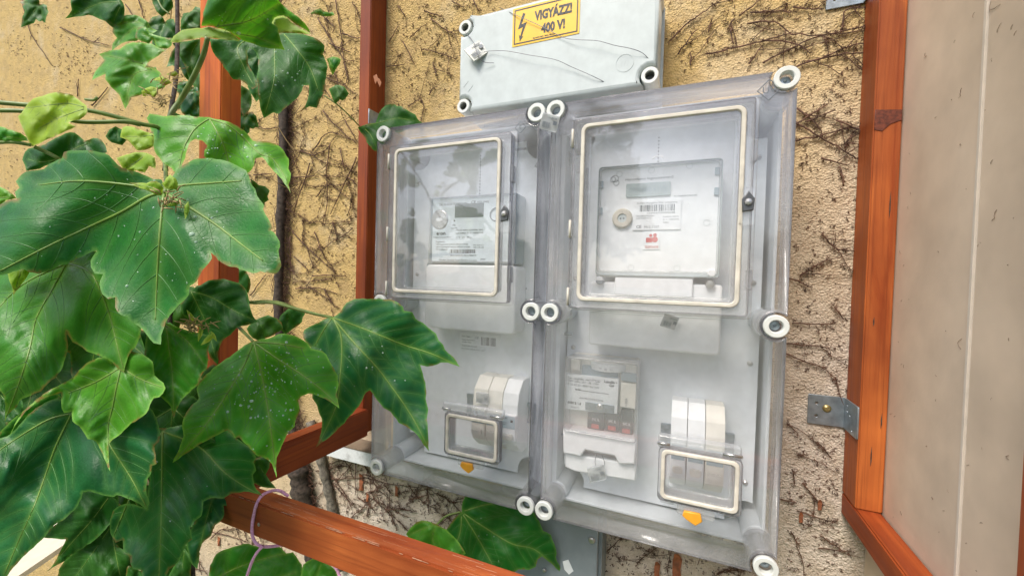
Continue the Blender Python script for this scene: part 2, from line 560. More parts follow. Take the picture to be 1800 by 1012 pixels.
M = dict(
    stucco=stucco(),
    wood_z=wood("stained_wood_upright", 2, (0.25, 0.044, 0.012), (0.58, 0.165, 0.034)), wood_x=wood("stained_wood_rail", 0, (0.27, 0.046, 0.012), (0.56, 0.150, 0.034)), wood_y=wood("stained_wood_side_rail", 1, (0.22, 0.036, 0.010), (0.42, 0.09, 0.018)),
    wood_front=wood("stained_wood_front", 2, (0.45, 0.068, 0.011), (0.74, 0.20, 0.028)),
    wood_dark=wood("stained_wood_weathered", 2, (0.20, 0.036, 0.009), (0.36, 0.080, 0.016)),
    grey=plain("light_grey_plastic", (0.52, 0.575, 0.57), 0.42, dirt=0.10),
    grey2=plain("tray_grey_plastic", (0.62, 0.66, 0.69), 0.45, dirt=0.05),
    plate=plain("mounting_plate_grey", (0.73, 0.77, 0.80), 0.5, dirt=0.03),
    white=plain("white_plastic", (0.86, 0.88, 0.89), 0.4, dirt=0.03),
    cream=plain("cream_plastic", (0.82, 0.79, 0.71), 0.45, dirt=0.04),
    gasket=plain("cream_rubber", (0.63, 0.59, 0.50), 0.65, var=0.15, dirt=0.45),
    ring=plain("ring_plastic", (0.68, 0.70, 0.66), 0.5, dirt=0.14),
    label=plain("printed_label_white", (0.84, 0.87, 0.89), 0.5),
    bluelabel=plain("meter_face_blue_white", (0.70, 0.79, 0.84), 0.4),
    bluegrey=plain("blue_grey_plastic", (0.30, 0.38, 0.42), 0.4),
    ink=plain("black_ink", (0.025, 0.027, 0.03), 0.5),
    ink_soft=plain("grey_ink", (0.14, 0.16, 0.18), 0.5),
    red=plain("red_plastic", (0.50, 0.075, 0.06), 0.4),
    black=plain("black_plastic", (0.03, 0.03, 0.035), 0.35),
    lcd=plain("lcd_glass", (0.10, 0.135, 0.13), 0.12),
    lcd2=plain("pale_lcd_glass", (0.42, 0.50, 0.50), 0.2),
    rating=plain("rating_plate_blue_grey", (0.40, 0.50, 0.55), 0.4),
    latchgrey=plain("latch_dark_grey", (0.10, 0.105, 0.11), 0.35, metal=0.4),
    yellow=plain("sign_yellow", (0.86, 0.50, 0.012), 0.35, dirt=0.05),
    amber=plain("amber_tab", (0.80, 0.36, 0.03), 0.35),
    zinc=plain("zinc_steel", (0.33, 0.385, 0.43), 0.38, metal=0.75, var=0.2, scale=90, dirt=0.12),
    steel=plain("screw_steel", (0.55, 0.54, 0.52), 0.3, metal=0.9, var=0.15),
    brass=plain("zinc_yellow_steel", (0.52, 0.42, 0.18), 0.35, metal=0.85, var=0.2),
    wire=plain("seal_wire", (0.16, 0.16, 0.17), 0.4, metal=0.6),
    foil=plain("seal_foil", (0.62, 0.63, 0.56), 0.25, metal=0.3, var=0.25, scale=220, dirt=0.25),
    pvc=plain("trunking_white", (0.70, 0.73, 0.74), 0.45, dirt=0.5, scale=150),
    greybox=plain("grey_steel_box", (0.23, 0.265, 0.285), 0.5, dirt=0.05, bmp=0.0004),
    sill=plain("cream_sheet_metal", (0.66, 0.63, 0.53), 0.55, dirt=0.06),
    panel=plain("beige_panel", (0.64, 0.52, 0.395), 0.62, var=0.12, scale=12, dirt=0.10, bmp=0.0005),
    strip=plain("pale_joint_strip", (0.66, 0.59, 0.50), 0.55, dirt=0.08),
    rope=plain("pink_cord", (0.95, 0.43, 0.62), 0.6, var=0.25, scale=500, bmp=0.0008),
    twig=plain("dry_brown_twig", (0.115, 0.060, 0.038), 0.85, var=0.6, scale=90),
    bark=plain("grey_brown_bark", (0.065, 0.048, 0.036), 0.9, var=0.7, scale=120, bmp=0.006),
    deadleaf=plain("dead_leaf_rust", (0.30, 0.10, 0.04), 0.7, var=0.4, scale=120),
    tendril=plain("dry_straw_tendril", (0.42, 0.30, 0.13), 0.7, var=0.3),
    stem=plain("green_stem", (0.17, 0.24, 0.055), 0.45, var=0.3, scale=70),
    vein=plain("leaf_vein", (0.19, 0.31, 0.055), 0.4, var=0.2),
    vein_dim=plain("leaf_side_vein", (0.05, 0.185, 0.035), 0.4, var=0.2),
    pane=clear("clear_pane", (0.99, 0.99, 0.99), 0.075, 0.035, (0.90, 0.90, 0.92), f0=0.06),
    frame=clear("clear_window_frame", (0.985, 0.985, 0.985), 0.15, 0.07, (0.84, 0.84, 0.87), f0=0.07),
    cover=clear("clear_cover", (0.985, 0.985, 0.985), 0.075, 0.06, (0.76, 0.755, 0.78), f0=0.06),
    smoky=clear("smoky_tube", (0.74, 0.75, 0.77), 0.20, 0.12, (0.5, 0.5, 0.53)),
    sidewall=clear("hazed_side_wall", (0.90, 0.90, 0.915), 0.17, 0.10, (0.70, 0.695, 0.73), f0=0.05),  # greyish sky reflection on the cover sides put into their haze
    rim=clear("smoky_rim", (0.62, 0.615, 0.64), 0.12, 0.12, (0.42, 0.41, 0.44)),
    seal=clear("seal_film", (0.85, 0.88, 0.88), 0.42, 0.12, f0=0.10),
    clearfoil=clear("clear_seal", (0.86, 0.88, 0.88), 0.22, 0.1),
    grass=plain("lawn", (0.05, 0.085, 0.02), 0.9, var=0.4, scale=4),
    treeleaf=plain("tree_foliage", (0.05, 0.085, 0.025), 0.6, var=0.4, scale=2),
    treebark=plain("tree_bark", (0.09, 0.07, 0.05), 0.9, var=0.4, scale=8),
    scrape=plain("bare_scraped_wood", (0.40, 0.20, 0.11), 0.7, var=0.3, scale=300),
    leaf=leaf_mat("leaf_green", (0.034, 0.205, 0.016), (0.17, 0.36, 0.05)),
    leaf_bright=leaf_mat("leaf_bright_green", (0.045, 0.255, 0.015), (0.19, 0.40, 0.05), 0.36, 0.28),
    leaf_blue=leaf_mat("leaf_deep_green", (0.014, 0.130, 0.028), (0.12, 0.28, 0.055), 0.38),
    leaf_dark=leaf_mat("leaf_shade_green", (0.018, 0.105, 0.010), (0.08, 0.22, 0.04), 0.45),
    leaf_mid=leaf_mat("leaf_fresh_green", (0.07, 0.28, 0.018), (0.22, 0.42, 0.07), 0.34, 0.28),
    leaf_young=leaf_mat("leaf_young_yellow_green", (0.24, 0.42, 0.03), (0.40, 0.50, 0.10), 0.45, 0.35, (0.28, 0.40, 0.05)),
    leaf_under=leaf_mat("leaf_pale_underside", (0.23, 0.38, 0.035), (0.32, 0.42, 0.08), 0.5, 0.35, (0.22, 0.36, 0.045)),
)
dm, dnt, db, dout = new_mat("water_drop")
db.inputs["Base Color"].default_value = (0.72, 0.90, 0.75, 1)
db.inputs["Roughness"].default_value = 0.02
db.inputs["Alpha"].default_value = 0.42
M["drop"] = dm

YW = 0.15          # wall plane
GZ = -1.1          # ground

# ------------------------------------------------------------------ the setting
V = [(-4.5, YW, GZ), (2.5, YW, GZ), (2.5, YW, 2.4), (-4.5, YW, 2.4), (-4.5, YW + 0.3, GZ), (2.5, YW + 0.3, GZ), (2.5, YW + 0.3, 2.4), (-4.5, YW + 0.3, 2.4)]
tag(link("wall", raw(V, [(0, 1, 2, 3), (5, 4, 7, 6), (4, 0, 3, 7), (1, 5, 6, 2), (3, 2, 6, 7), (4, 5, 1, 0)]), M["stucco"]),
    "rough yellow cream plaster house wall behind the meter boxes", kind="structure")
tag(link("ground", raw([(-60, -90, GZ), (60, -90, GZ), (60, 30, GZ), (-60, 30, GZ)], [(0, 1, 2, 3)]), M["grass"]),
    "green lawn in front of the house wall", kind="structure")


def tree(x, y, h, r, seed, label):
    rr = random.Random(seed)
    t = thing("garden_tree", label, "tree", (x, y, GZ))
    tube("trunk", [(x, y, GZ), (x + 0.05, y, GZ + h * 0.3), (x, y + 0.05, GZ + h * 0.6), (x, y, GZ + h * 0.85)], [0.16, 0.13, 0.09, 0.03], M["treebark"], t, 8)
    blobs = [(x + rr.uniform(-r, r) * 0.6, y + rr.uniform(-r, r) * 0.6, GZ + h * rr.uniform(0.4, 0.88), r * rr.uniform(0.35, 0.6)) for _ in range(12)]
    Vv, Ff = [], []
    for bx, by, bz, br in blobs:
        for _ in range(220):
            d = Vector((rr.gauss(0, 1), rr.gauss(0, 1), rr.gauss(0, 1))).normalized() * br * rr.uniform(0.5, 1.05)
            p = Vector((bx, by, bz)) + d
            a = Vector((rr.uniform(-1, 1), rr.uniform(-1, 1), rr.uniform(-1, 1))).normalized() * 0.13
            b_ = a.orthogonal().normalized() * 0.08
            i = len(Vv)
            Vv += [p - a, p + b_, p + a, p - b_]
            Ff.append((i, i + 1, i + 2, i + 3))
    link("crown", raw(Vv, Ff), M["treeleaf"], t)


tree(-2.2, -9.5, 5.6, 1.7, 1, "tall leafy garden tree mirrored in the meter window")
tree(3.4, -11.0, 3.4, 1.9, 2, "low bushy garden tree across the lawn")
tree(6.8, -12.0, 3.8, 2.1, 3, "broad garden tree at the far side of the lawn")

# ------------------------------------------------------------------ timber frame
fr = thing("timber_frame", "orange stained timber frame of square posts and low rails round the meter boxes", "frame", (-0.44, 0.1, -0.02))
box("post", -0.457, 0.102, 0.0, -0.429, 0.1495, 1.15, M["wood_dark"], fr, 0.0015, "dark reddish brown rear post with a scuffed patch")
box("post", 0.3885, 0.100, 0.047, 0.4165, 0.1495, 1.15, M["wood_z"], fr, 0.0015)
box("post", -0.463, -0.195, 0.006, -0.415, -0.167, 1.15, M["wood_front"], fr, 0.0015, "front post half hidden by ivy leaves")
box("post", 0.3885, -0.1945, 0.047, 0.4165, -0.1725, 1.15, M["wood_z"], fr, 0.0015)
# front rail (knot, split and scrapes on its top)
rl = box("rail", -0.470, -0.222, 0.0075, 0.43, -0.195, 0.0505, M["wood_x"], fr, 0.0022, "front rail with scraped top edge and a dark knot")
kn = at(862, 992, -0.2225)
lathe("knot", [(0.0001, -0.2232), (0.006, -0.2230), (0.0085, -0.2223), (0.009, -0.219)], kn[0] + 0.003, 0.041, M["bark"], rl, 14)
rs = []
for i in range(46):
    x = -0.30 + 0.33 * random.random()
    y = -0.2205 + 0.02 * random.random() ** 1.6
    ln = random.uniform(0.006, 0.04)
    rs.append(tube_geo([(x, y, 0.0504), (x + ln, y + random.uniform(-0.0006, 0.0006), 0.0504)], random.uniform(0.00012, 0.0003), 4))
for i in range(26):
    x = -0.36 + 0.42 * random.random()
    ln = random.uniform(0.003, 0.012)
    rs.append(tube_geo([(x, -0.2213, 0.0499), (x + ln, -0.2213, 0.0498)], random.uniform(0.0002, 0.0005), 4))
v_, f_ = join_geo(rs)
o = link("scrape", raw(v_, f_), M["scrape"], rl)
o["kind"] = "stuff"
slab("screw", [circ(-0.291 + 0.0, 0.0255, 0.0022, 10)], -0.2228, -0.2215, M["steel"], rl)
# side rails
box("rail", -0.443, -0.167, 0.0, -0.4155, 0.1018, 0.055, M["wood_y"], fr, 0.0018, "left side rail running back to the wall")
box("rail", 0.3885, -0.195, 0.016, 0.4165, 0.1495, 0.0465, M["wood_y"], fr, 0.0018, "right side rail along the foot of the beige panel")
kb = [at(1543, 197, 0.0995), at(1592, 192, 0.0995), at(1594, 207, 0.0995), at(1570, 212, 0.0995), at(1543, 222, 0.0995)]
slab("knot", [[(0.3890, kb[0][2] + 0.003), (0.4158, kb[1][2]), (0.4160, kb[2][2] - 0.002), (0.405, kb[3][2] - 0.004), (0.397, kb[3][2] - 0.012), (0.3892, kb[4][2] - 0.004)]], 0.0992, 0.1001, plain("dark_knot", (0.13, 0.03, 0.014), 0.5, var=0.5, scale=260), fr, 0.0002)
for cx_, cz_, h_ in ((0.4085, 0.437, 0.034), (0.402, 0.118, 0.026), (0.4105, 0.165, 0.02), (0.398, 0.29, 0.012)):
    slab("crack", [[(cx_ - 0.0004, cz_ - h_ / 2), (cx_ + 0.0007, cz_ - h_ * 0.2), (cx_ + 0.0003, cz_ + h_ / 2), (cx_ - 0.0006, cz_ + h_ * 0.1)]], 0.0995, 0.1002, M["bark"], fr)
# scuff on rear post
p = at(662, 143, 0.10)
slab("scuff", [[(p[0] - 0.010, p[2] + 0.012), (p[0] - 0.004, p[2] - 0.004), (p[0] + 0.000, p[2] + 0.002), (p[0] + 0.007, p[2] - 0.012), (p[0] + 0.011, p[2] - 0.004),
                (p[0] + 0.006, p[2] + 0.004), (p[0] + 0.001, p[2] + 0.008), (p[0] - 0.002, p[2] + 0.015)]], 0.1013, 0.1025, plain("pale_scuff", (0.36, 0.13, 0.045), 0.6), fr)


def angle_bracket(zc, xpost, side, w=0.0445, h=0.042, label=None):
    """wall leg w wide, post leg along the post's cheek; side=-1: the wall leg goes left of the post"""
    b = bpy.data.objects.new("angle_bracket", None)
    COL.objects.link(b)
    b.parent = fr
    b.location = Vector((xpost, YW, zc)) - wloc(fr)
    if label:
        b["label"] = label
    x0, x1 = sorted((xpost, xpost + side * w))
    hx = x0 + 0.010 if side < 0 else x1 - 0.010
    slab("wall_leg", [rrect(x0, zc - h / 2, x1, zc + h / 2, 0.001, 2), circ(hx, zc + 0.009, 0.0022, 10), circ(hx, zc - 0.009, 0.0022, 10)], YW - 0.0035, YW - 0.0012, M["zinc"], b, 0.0004)
    xa, xb = sorted((xpost + side * 0.0004, xpost + side * 0.0026))
    me = slab_mesh([rrect(0, -h / 2, 0.047, h / 2, 0.001, 2), circ(0.012, 0.006, 0.0022, 10), circ(0.022, 0.003, 0.0022, 10), circ(0.03, -0.015, 0.0018, 10), circ(0.011, 0.014, 0.0014, 8)], 0, 0.002, 0.0003)
    me.transform(Matrix(((0, 1, 0, xa), (-1, 0, 0, YW - 0.0036), (0, 0, 1, zc), (0, 0, 0, 1))))
    link("post_leg", me, M["zinc"], b)
    lathe("screw", [(0.0001, YW - 0.0062), (0.003, YW - 0.006), (0.0048, YW - 0.0045), (0.0055, YW - 0.0036)], (x0 + x1) / 2, zc + 0.003, M["brass"], b, 14)
    for yy, zz in ((0.012, -0.006), (0.026, -0.003)):
        me = lathe_mesh([(0.0001, -0.003), (0.0028, -0.0024), (0.0042, -0.0008), (0.0045, 0)], 0, 0, 12)
        me.transform(Matrix(((0, -side * -1, 0, xpost + side * 0.0026), (1, 0, 0, YW - 0.0036 - yy), (0, 0, 1, zc + zz), (0, 0, 0, 1))))
        link("screw", me, M["steel"], b)


angle_bracket(0.158, 0.3885, -1, label="zinc angle bracket with screws on the right rear post")
angle_bracket(float(at(1500, 9, YW - 0.003)[2]) + 0.021, 0.3885, -1)
angle_bracket(0.652, -0.429, 1, 0.038, 0.032)

# beige side panel with pale joint strip
pn = thing("side_panel", "beige weathered board panel with a pale vertical joint strip right of the timber post", "panel", (0.43, -0.05, -0.3))
box("board", 0.4175, -0.0475, -0.45, 0.432, 0.1495, 1.2, M["panel"], pn, 0.0008)
box("board", 0.4175, -0.262, -0.45, 0.432, -0.0525, 1.2, M["panel"], pn, 0.0008)
box("joint_strip", 0.4160, -0.0523, -0.45, 0.4205, -0.0477, 1.2, M["strip"], pn, 0.0006)

gs = []
rp = random.Random(5)
for _ in range(130):
    y, z = rp.uniform(-0.2, 0.10), rp.uniform(-0.05, 0.72)
    n_ = rp.choice((1, 1, 1, 1, 2, 3))
    L = rp.uniform(0.0008, 0.004) * (2.2 if rp.random() < 0.10 else 1)
    q = np.array([0.4172, y, z])
    for _ in range(n_):
        a = rp.uniform(0, math.pi)
        e = q + np.array([0, math.cos(a) * L, math.sin(a) * L])
        gs.append(tube_geo([q, (q + e) / 2 + np.array([-0.0004, 0, 0]), e], rp.uniform(0.0001, 0.0003), 4))
        q = e
v_, f_ = join_geo(gs)
o = link("specks", raw(v_, f_), plain("dried_speck", (0.30, 0.22, 0.16), 0.9, var=0.5), pn)
o["kind"] = "stuff"

# ------------------------------------------------------------------ small fixtures on the wall
tk = thing("cable_trunking", "white dusty cable trunking fixed below the left side rail", "trunking", (-0.42, YW, -0.05))
box("channel", -0.575, 0.105, -0.066, -0.28, 0.1495, -0.0365, M["pvc"], tk, 0.0012)
box("lid", -0.575, 0.1035, -0.0365, -0.28, 0.1495, -0.034, plain("dusty_brown", (0.20, 0.15, 0.10), 0.9, dirt=0.4), tk, 0.0005)

gb = thing("cable_box", "dark grey steel cable box below the meter boxes with a white sticker", "box", (0.0, YW, -0.2))
q = at(1053, 945, 0.10)
slab("lid", [rrect(-0.11, -0.33, 0.0615, -0.03, 0.006, 4)], 0.095, 0.104, M["greybox"], gb, 0.002)
box("body", -0.107, 0.1042, -0.327, 0.0665, 0.1495, -0.033, M["greybox"], gb, 0.002)
p = at(1040, 949, 0.094)
lathe("screw", [(0.0001, 0.0915), (0.0035, 0.0915), (0.0048, 0.0925), (0.0058, 0.0951)], p[0], p[2], M["steel"], gb, 16)
lathe("screw", [(0.0001, 0.0920), (0.002, 0.0920), (0.003, 0.0930), (0.0035, 0.0951)], at(957, 1001, 0.095)[0], at(957, 1001, 0.095)[2], M["steel"], gb, 12)
st = [at(989, 986, 0.0945), at(999, 983, 0.0945), at(1008, 1003, 0.0945), at(1000, 1009, 0.0945), at(992, 1000, 0.0945)]
slab("sticker", [[(a[0], a[2]) for a in st]], 0.0944, 0.0949, M["label"], gb)

sl_ = thing("window_sill", "cream sheet metal sill low at the left behind the ivy", "sill", (-1.2, YW, -0.4))
zs_ = -0.30
sp_ = [CAM + ray(x, y) * ((zs_ - CAM[2]) / ray(x, y)[2]) for x, y in ((150, 931), (6, 1029), (-260, 1029), (-260, 905), (120, 905))]
n_ = len(sp_)
me = raw(sp_ + [q - np.array([0, 0, 0.012]) for q in sp_], [tuple(range(n_)), tuple(range(2 * n_ - 1, n_ - 1, -1))] + [(i, i + n_, (i + 1) % n_ + n_, (i + 1) % n_) for i in range(n_)])
link("sheet", me, M["sill"], sl_)
box("bracket", -1.75, 0.05, -0.35, -1.72, 0.149, -0.3125, M["sill"], sl_)

# ------------------------------------------------------------------ junction box on top
jb = thing("junction_box", "pale grey wall junction box with cut corners above the meter boxes", "junction box", (-0.03, YW, 0.606))
X0, X1, Z0, Z1 = -0.1825, 0.1300, 0.6060, 0.7600


def arc_sweep(a0, a1, via):
    """signed sweep from a0 to a1 that passes the direction via"""
    d = (a1 - a0) % (2 * math.pi)
    return d if (via - a0) % (2 * math.pi) < d else d - 2 * math.pi


def notched(x0, z0, x1, z1, rings, rn, r=0.005, n=7):
    """rectangle whose corners are cut concave round the ring centres (bl, br, tr, tl)"""
    out = []
    cor = (((x0, z0), rings[0]), ((x1, z0), rings[1]), ((x1, z1), rings[2]), ((x0, z1), rings[3]))
    for k, ((cx, cz), rc) in enumerate(cor):
        if rc is None:
            out += [(cx, cz)]
            continue
        sx, sz = (1 if cx == x0 else -1), (1 if cz == z0 else -1)
        rx, rz = rc
        ex, ez = abs(rx - cx), abs(rz - cz)
        a = math.asin(min(1, ex / rn))      # where the circle meets the vertical edge line
        pv = (cx, rz + sz * math.sqrt(max(rn * rn - ex * ex, 0)))
        ph = (rx + sx * math.sqrt(max(rn * rn - ez * ez, 0)), cz)
        av = math.atan2(pv[1] - rz, pv[0] - rx)
        ah = math.atan2(ph[1] - rz, ph[0] - rx)
        d = arc_sweep(av, ah, math.atan2(sz, sx))
        arc = [(rx + rn * math.cos(av + d * i / n), rz + rn * math.sin(av + d * i / n)) for i in range(n + 1)]
        if k in (1, 3):
            arc = arc[::-1]
        out += arc
    return out


JR = [(-0.1735, 0.6155), (0.1210, 0.6175), (0.1210, 0.7495), (-0.1735, 0.7440)]
slab("cover", [notched(X0, Z0, X1, Z1, JR, 0.0145)], 0.040, 0.1085, M["grey"], jb, 0.005)
slab("lip", [notched(X0 - 0.003, Z0 - 0.003, X1 + 0.0035, Z1 + 0.003, JR, 0.0125)], 0.1087, 0.1125, M["grey"], jb, 0.001)
box("base", X0 - 0.001, 0.1127, Z0 - 0.001, X1 + 0.0015, 0.1495, Z1 + 0.001, M["grey2"], jb, 0.003)
ring0 = None
for (x, z) in JR:
    g = lathe("screw_ring", [(0.0062, 0.043), (0.0068, 0.0402), (0.0108, 0.0402), (0.0116, 0.041), (0.0116, 0.11)], x, z, M["ring"], jb, 26)
    lathe("screw", [(0.0001, 0.052), (0.006, 0.052), (0.0066, 0.056)], x, z, plain("dark_screw", (0.12, 0.12, 0.12), 0.4, 0.6), g, 16)
# moulded marks
mx = at(1098, 111, 0.0398)
slab("moulded_mark", [circ(mx[0], mx[2], 0.0125, 28), circ(mx[0], mx[2], 0.0119, 28)], 0.0396, 0.0404, M["grey"], jb)
link("moulded_mark", merge(text_mesh("1/1", mx[0], mx[2] - 0.004, 0.008, 0.0398, align='CENTER')), M["grey"], jb)
mx = at(823, 152, 0.0398)
slab("moulded_mark", [[(mx[0] - 0.009, mx[2]), (mx[0], mx[2] - 0.009), (mx[0] + 0.009, mx[2]), (mx[0], mx[2] + 0.009)],
                      [(mx[0] - 0.0083, mx[2]), (mx[0], mx[2] - 0.0083), (mx[0] + 0.0083, mx[2]), (mx[0], mx[2] + 0.0083)]], 0.0396, 0.0404, M["grey"], jb)

# warning sign
sg = thing("warning_sign", "yellow VIGYÁZZ! 400 V! high voltage sticker on the grey junction box", "sign", (-0.034, 0.04, 0.694))
sx0, sx1, sz0, sz1 = -0.0872, 0.0200, 0.6942, 0.7530
slab("sheet", [rrect(sx0, sz0, sx1, sz1, 0.0012, 3)], 0.0393, 0.0400, M["yellow"], sg)
slab("border", [rrect(sx0 + 0.0028, sz0 + 0.0028, sx1 - 0.0028, sz1 - 0.0028), rrect(sx0 + 0.0046, sz0 + 0.0046, sx1 - 0.0046, sz1 - 0.0046)], 0.03905, 0.0393, M["ink"], sg)
bl = [(0.560, 0.905), (0.665, 0.86), (0.50, 0.56), (0.74, 0.60), (0.52, 0.175), (0.60, 0.19), (0.44, 0.045), (0.40, 0.25), (0.46, 0.215), (0.57, 0.47), (0.345, 0.43)]
slab("lightning_arrow", [[(sx0 - 0.0035 + 0.037 * a, sz0 + 0.004 + 0.050 * c) for a, c in bl]], 0.03905, 0.0393, M["ink"], sg)
text("lettering", [("VIGYÁZZ!", 0.0065 - 0.0565, sz0 + 0.0335, 0.0135, 0.0391, dict(width=0.0590, bold=0.0009)),
                   ("400 V!", 0.0065 - 0.0455, sz0 + 0.0125, 0.0135, 0.0391, dict(width=0.0375, bold=0.0009)),
                   ("VILLAMOS BIZT. TECH. 400-0.06", sx0 + 0.034, sz0 + 0.0062, 0.0017, 0.0391, dict(width=0.036, bold=0.0001))], M["ink"], sg)

# seal wires and foil tag on the junction box
def pxpath(pts, Y):
    return [at(x, y, Y if np.isscalar(Y) else Y[i]) for i, (x, y) in enumerate(pts)]


w1 = pxpath([(817, 56), (832, 74), (838, 92), (845, 105), (853, 110), (868, 111)], (0.041, 0.034, 0.031, 0.031, 0.034, 0.037))
tag(tube("seal_wire", smooth_path(w1, 8), 0.0005, M["wire"]), "short twisted wire end through the foil tag at the junction box corner", "wire")
w2 = pxpath([(850, 92), (862, 90), (890, 90), (930, 97), (975, 105), (1005, 118), (1050, 138), (1085, 158)], (0.033, 0.036, 0.033, 0.031, 0.032, 0.035, 0.037, 0.05))
tag(tube("seal_wire", smooth_path(w2, 8), 0.00042, M["wire"]), "lower sagging seal wire across the grey junction box from the foil tag", "wire")
w3 = pxpath([(878, 14), (905, 26), (950, 46), (990, 66), (1015, 70), (1050, 72), (1080, 80), (1110, 86), (1130, 94), (1144, 108)], (0.05, 0.037, 0.0365, 0.0365, 0.033, 0.031, 0.031, 0.033, 0.037, 0.042))
tag(tube("seal_wire", smooth_path(w3, 8), 0.00042, M["wire"]), "upper seal wire running over the yellow sign to the right screw ring", "wire")


def foil_seal(px, py, Y, s, rot, label, mat, tilt=0.4, parent_ink=True):
    c = at(px, py, Y)
    t = thing("seal_tag", label, "seal", tuple(c))
    me = slab_mesh([rrect(-s * 0.52, -s * 0.46, s * 0.52, s * 0.46, s * 0.06, 2)], -0.0012, 0.0012, 0.0004)
    # crumple
    for v in me.vertices:
        v.co.y += 0.10 * s * math.sin(v.co.x / s * 4 + v.co.z / s * 3)
    R = Matrix.Translation(Vector(c)) @ Matrix.Rotation(rot, 4, 'Y') @ Matrix.Rotation(tilt, 4, 'Z')
    bc = merge(barcode_mesh(-s * 0.40, -s * 0.34, s * 0.10, s * -0.02, -0.0028, 14, int(px)), barcode_mesh(-s * 0.1, s * 0.2, s * 0.40, s * 0.3, -0.0030, 10, int(py)),
               raw([(s * 0.2, -0.003, -s * 0.1), (s * 0.42, -0.003, -s * 0.1), (s * 0.42, -0.003, s * 0.12), (s * 0.2, -0.003, s * 0.12)], [(0, 1, 2, 3)]))
    me.transform(R)
    bc.transform(R)
    link("foil", me, mat, t)
    link("print", bc, M["ink_soft"], t)


foil_seal(838, 90, 0.0345, 0.030, -0.75, "foil seal tag hanging at the upper left corner of the grey junction box", M["foil"])
foil_seal(966, 216, -0.010, 0.024, 0.25, "clear foil seal tag between the two top screw rings of the meter boxes", M["seal"])


# ------------------------------------------------------------------ meter boxes
def offset_poly(pts, d):
    n = len(pts)
    area = sum(pts[i][0] * pts[(i + 1) % n][1] - pts[(i + 1) % n][0] * pts[i][1] for i in range(n))
    s = 1 if area > 0 else -1
    out = []
    for i in range(n):
        a, b, c = np.array(pts[i - 1]), np.array(pts[i]), np.array(pts[(i + 1) % n])
        e1, e2 = b - a, c - b
        e1, e2 = e1 / (np.linalg.norm(e1) + 1e-12), e2 / (np.linalg.norm(e2) + 1e-12)
        n1, n2 = np.array([-e1[1], e1[0]]) * s, np.array([-e2[1], e2[0]]) * s
        m = n1 + n2
        m = m / max(np.linalg.norm(m), 0.4)
        k = 1 / max(0.5, m @ n1)
        out.append(tuple(b + m * d * min(k, 1.4)))
    return out


def cover_outline(x0, x1, z0, z1, rxl, rxr, zs, rn, n=9):
    """outline with concave bites round six rings, anticlockwise from bottom left"""
    zb, zm, zt = zs
    out = []

    def corner(cx, cz, rx, rz, rev):
        sx, sz = (1 if cx == x0 else -1), (1 if cz == z0 else -1)
        ex, ez = abs(rx - cx), abs(rz - cz)
        pv = (cx, rz + sz * math.sqrt(max(rn * rn - ex * ex, 0)))
        ph = (rx + sx * math.sqrt(max(rn * rn - ez * ez, 0)), cz)
        av, ah = math.atan2(pv[1] - rz, pv[0] - rx), math.atan2(ph[1] - rz, ph[0] - rx)
        d = arc_sweep(av, ah, math.atan2(sz, sx))
        arc = [(rx + rn * math.cos(av + d * i / n), rz + rn * math.sin(av + d * i / n)) for i in range(n + 1)]
        return arc[::-1] if rev else arc

    def side(cx, rx, up):
        sx = 1 if cx == x0 else -1
        ex = abs(rx - cx)
        h = math.sqrt(max(rn * rn - ex * ex, 0))
        a0 = math.atan2(-h, cx - rx)
        a1 = math.atan2(h, cx - rx)
        if sx > 0:          # left side: sweep through angle 0
            aa = [a0 + (a1 - a0) * i / (2 * n) for i in range(2 * n + 1)]
        else:               # right side: sweep through pi
            a0p, a1p = a0 % (2 * math.pi), a1 % (2 * math.pi)
            aa = [a0p + (a1p - a0p) * i / (2 * n) for i in range(2 * n + 1)]
        arc = [(rx + rn * math.cos(a), zm + rn * math.sin(a)) for a in aa]
        return arc if up else arc[::-1]

    out += corner(x0, z0, rxl, zb, False)
    out += corner(x1, z0, rxr, zb, True)
    out += side(x1, rxr, True)
    out += corner(x1, z1, rxr, zt, False)
    out += corner(x0, z1, rxl, zt, True)
    out += side(x0, rxl, False)
    return out


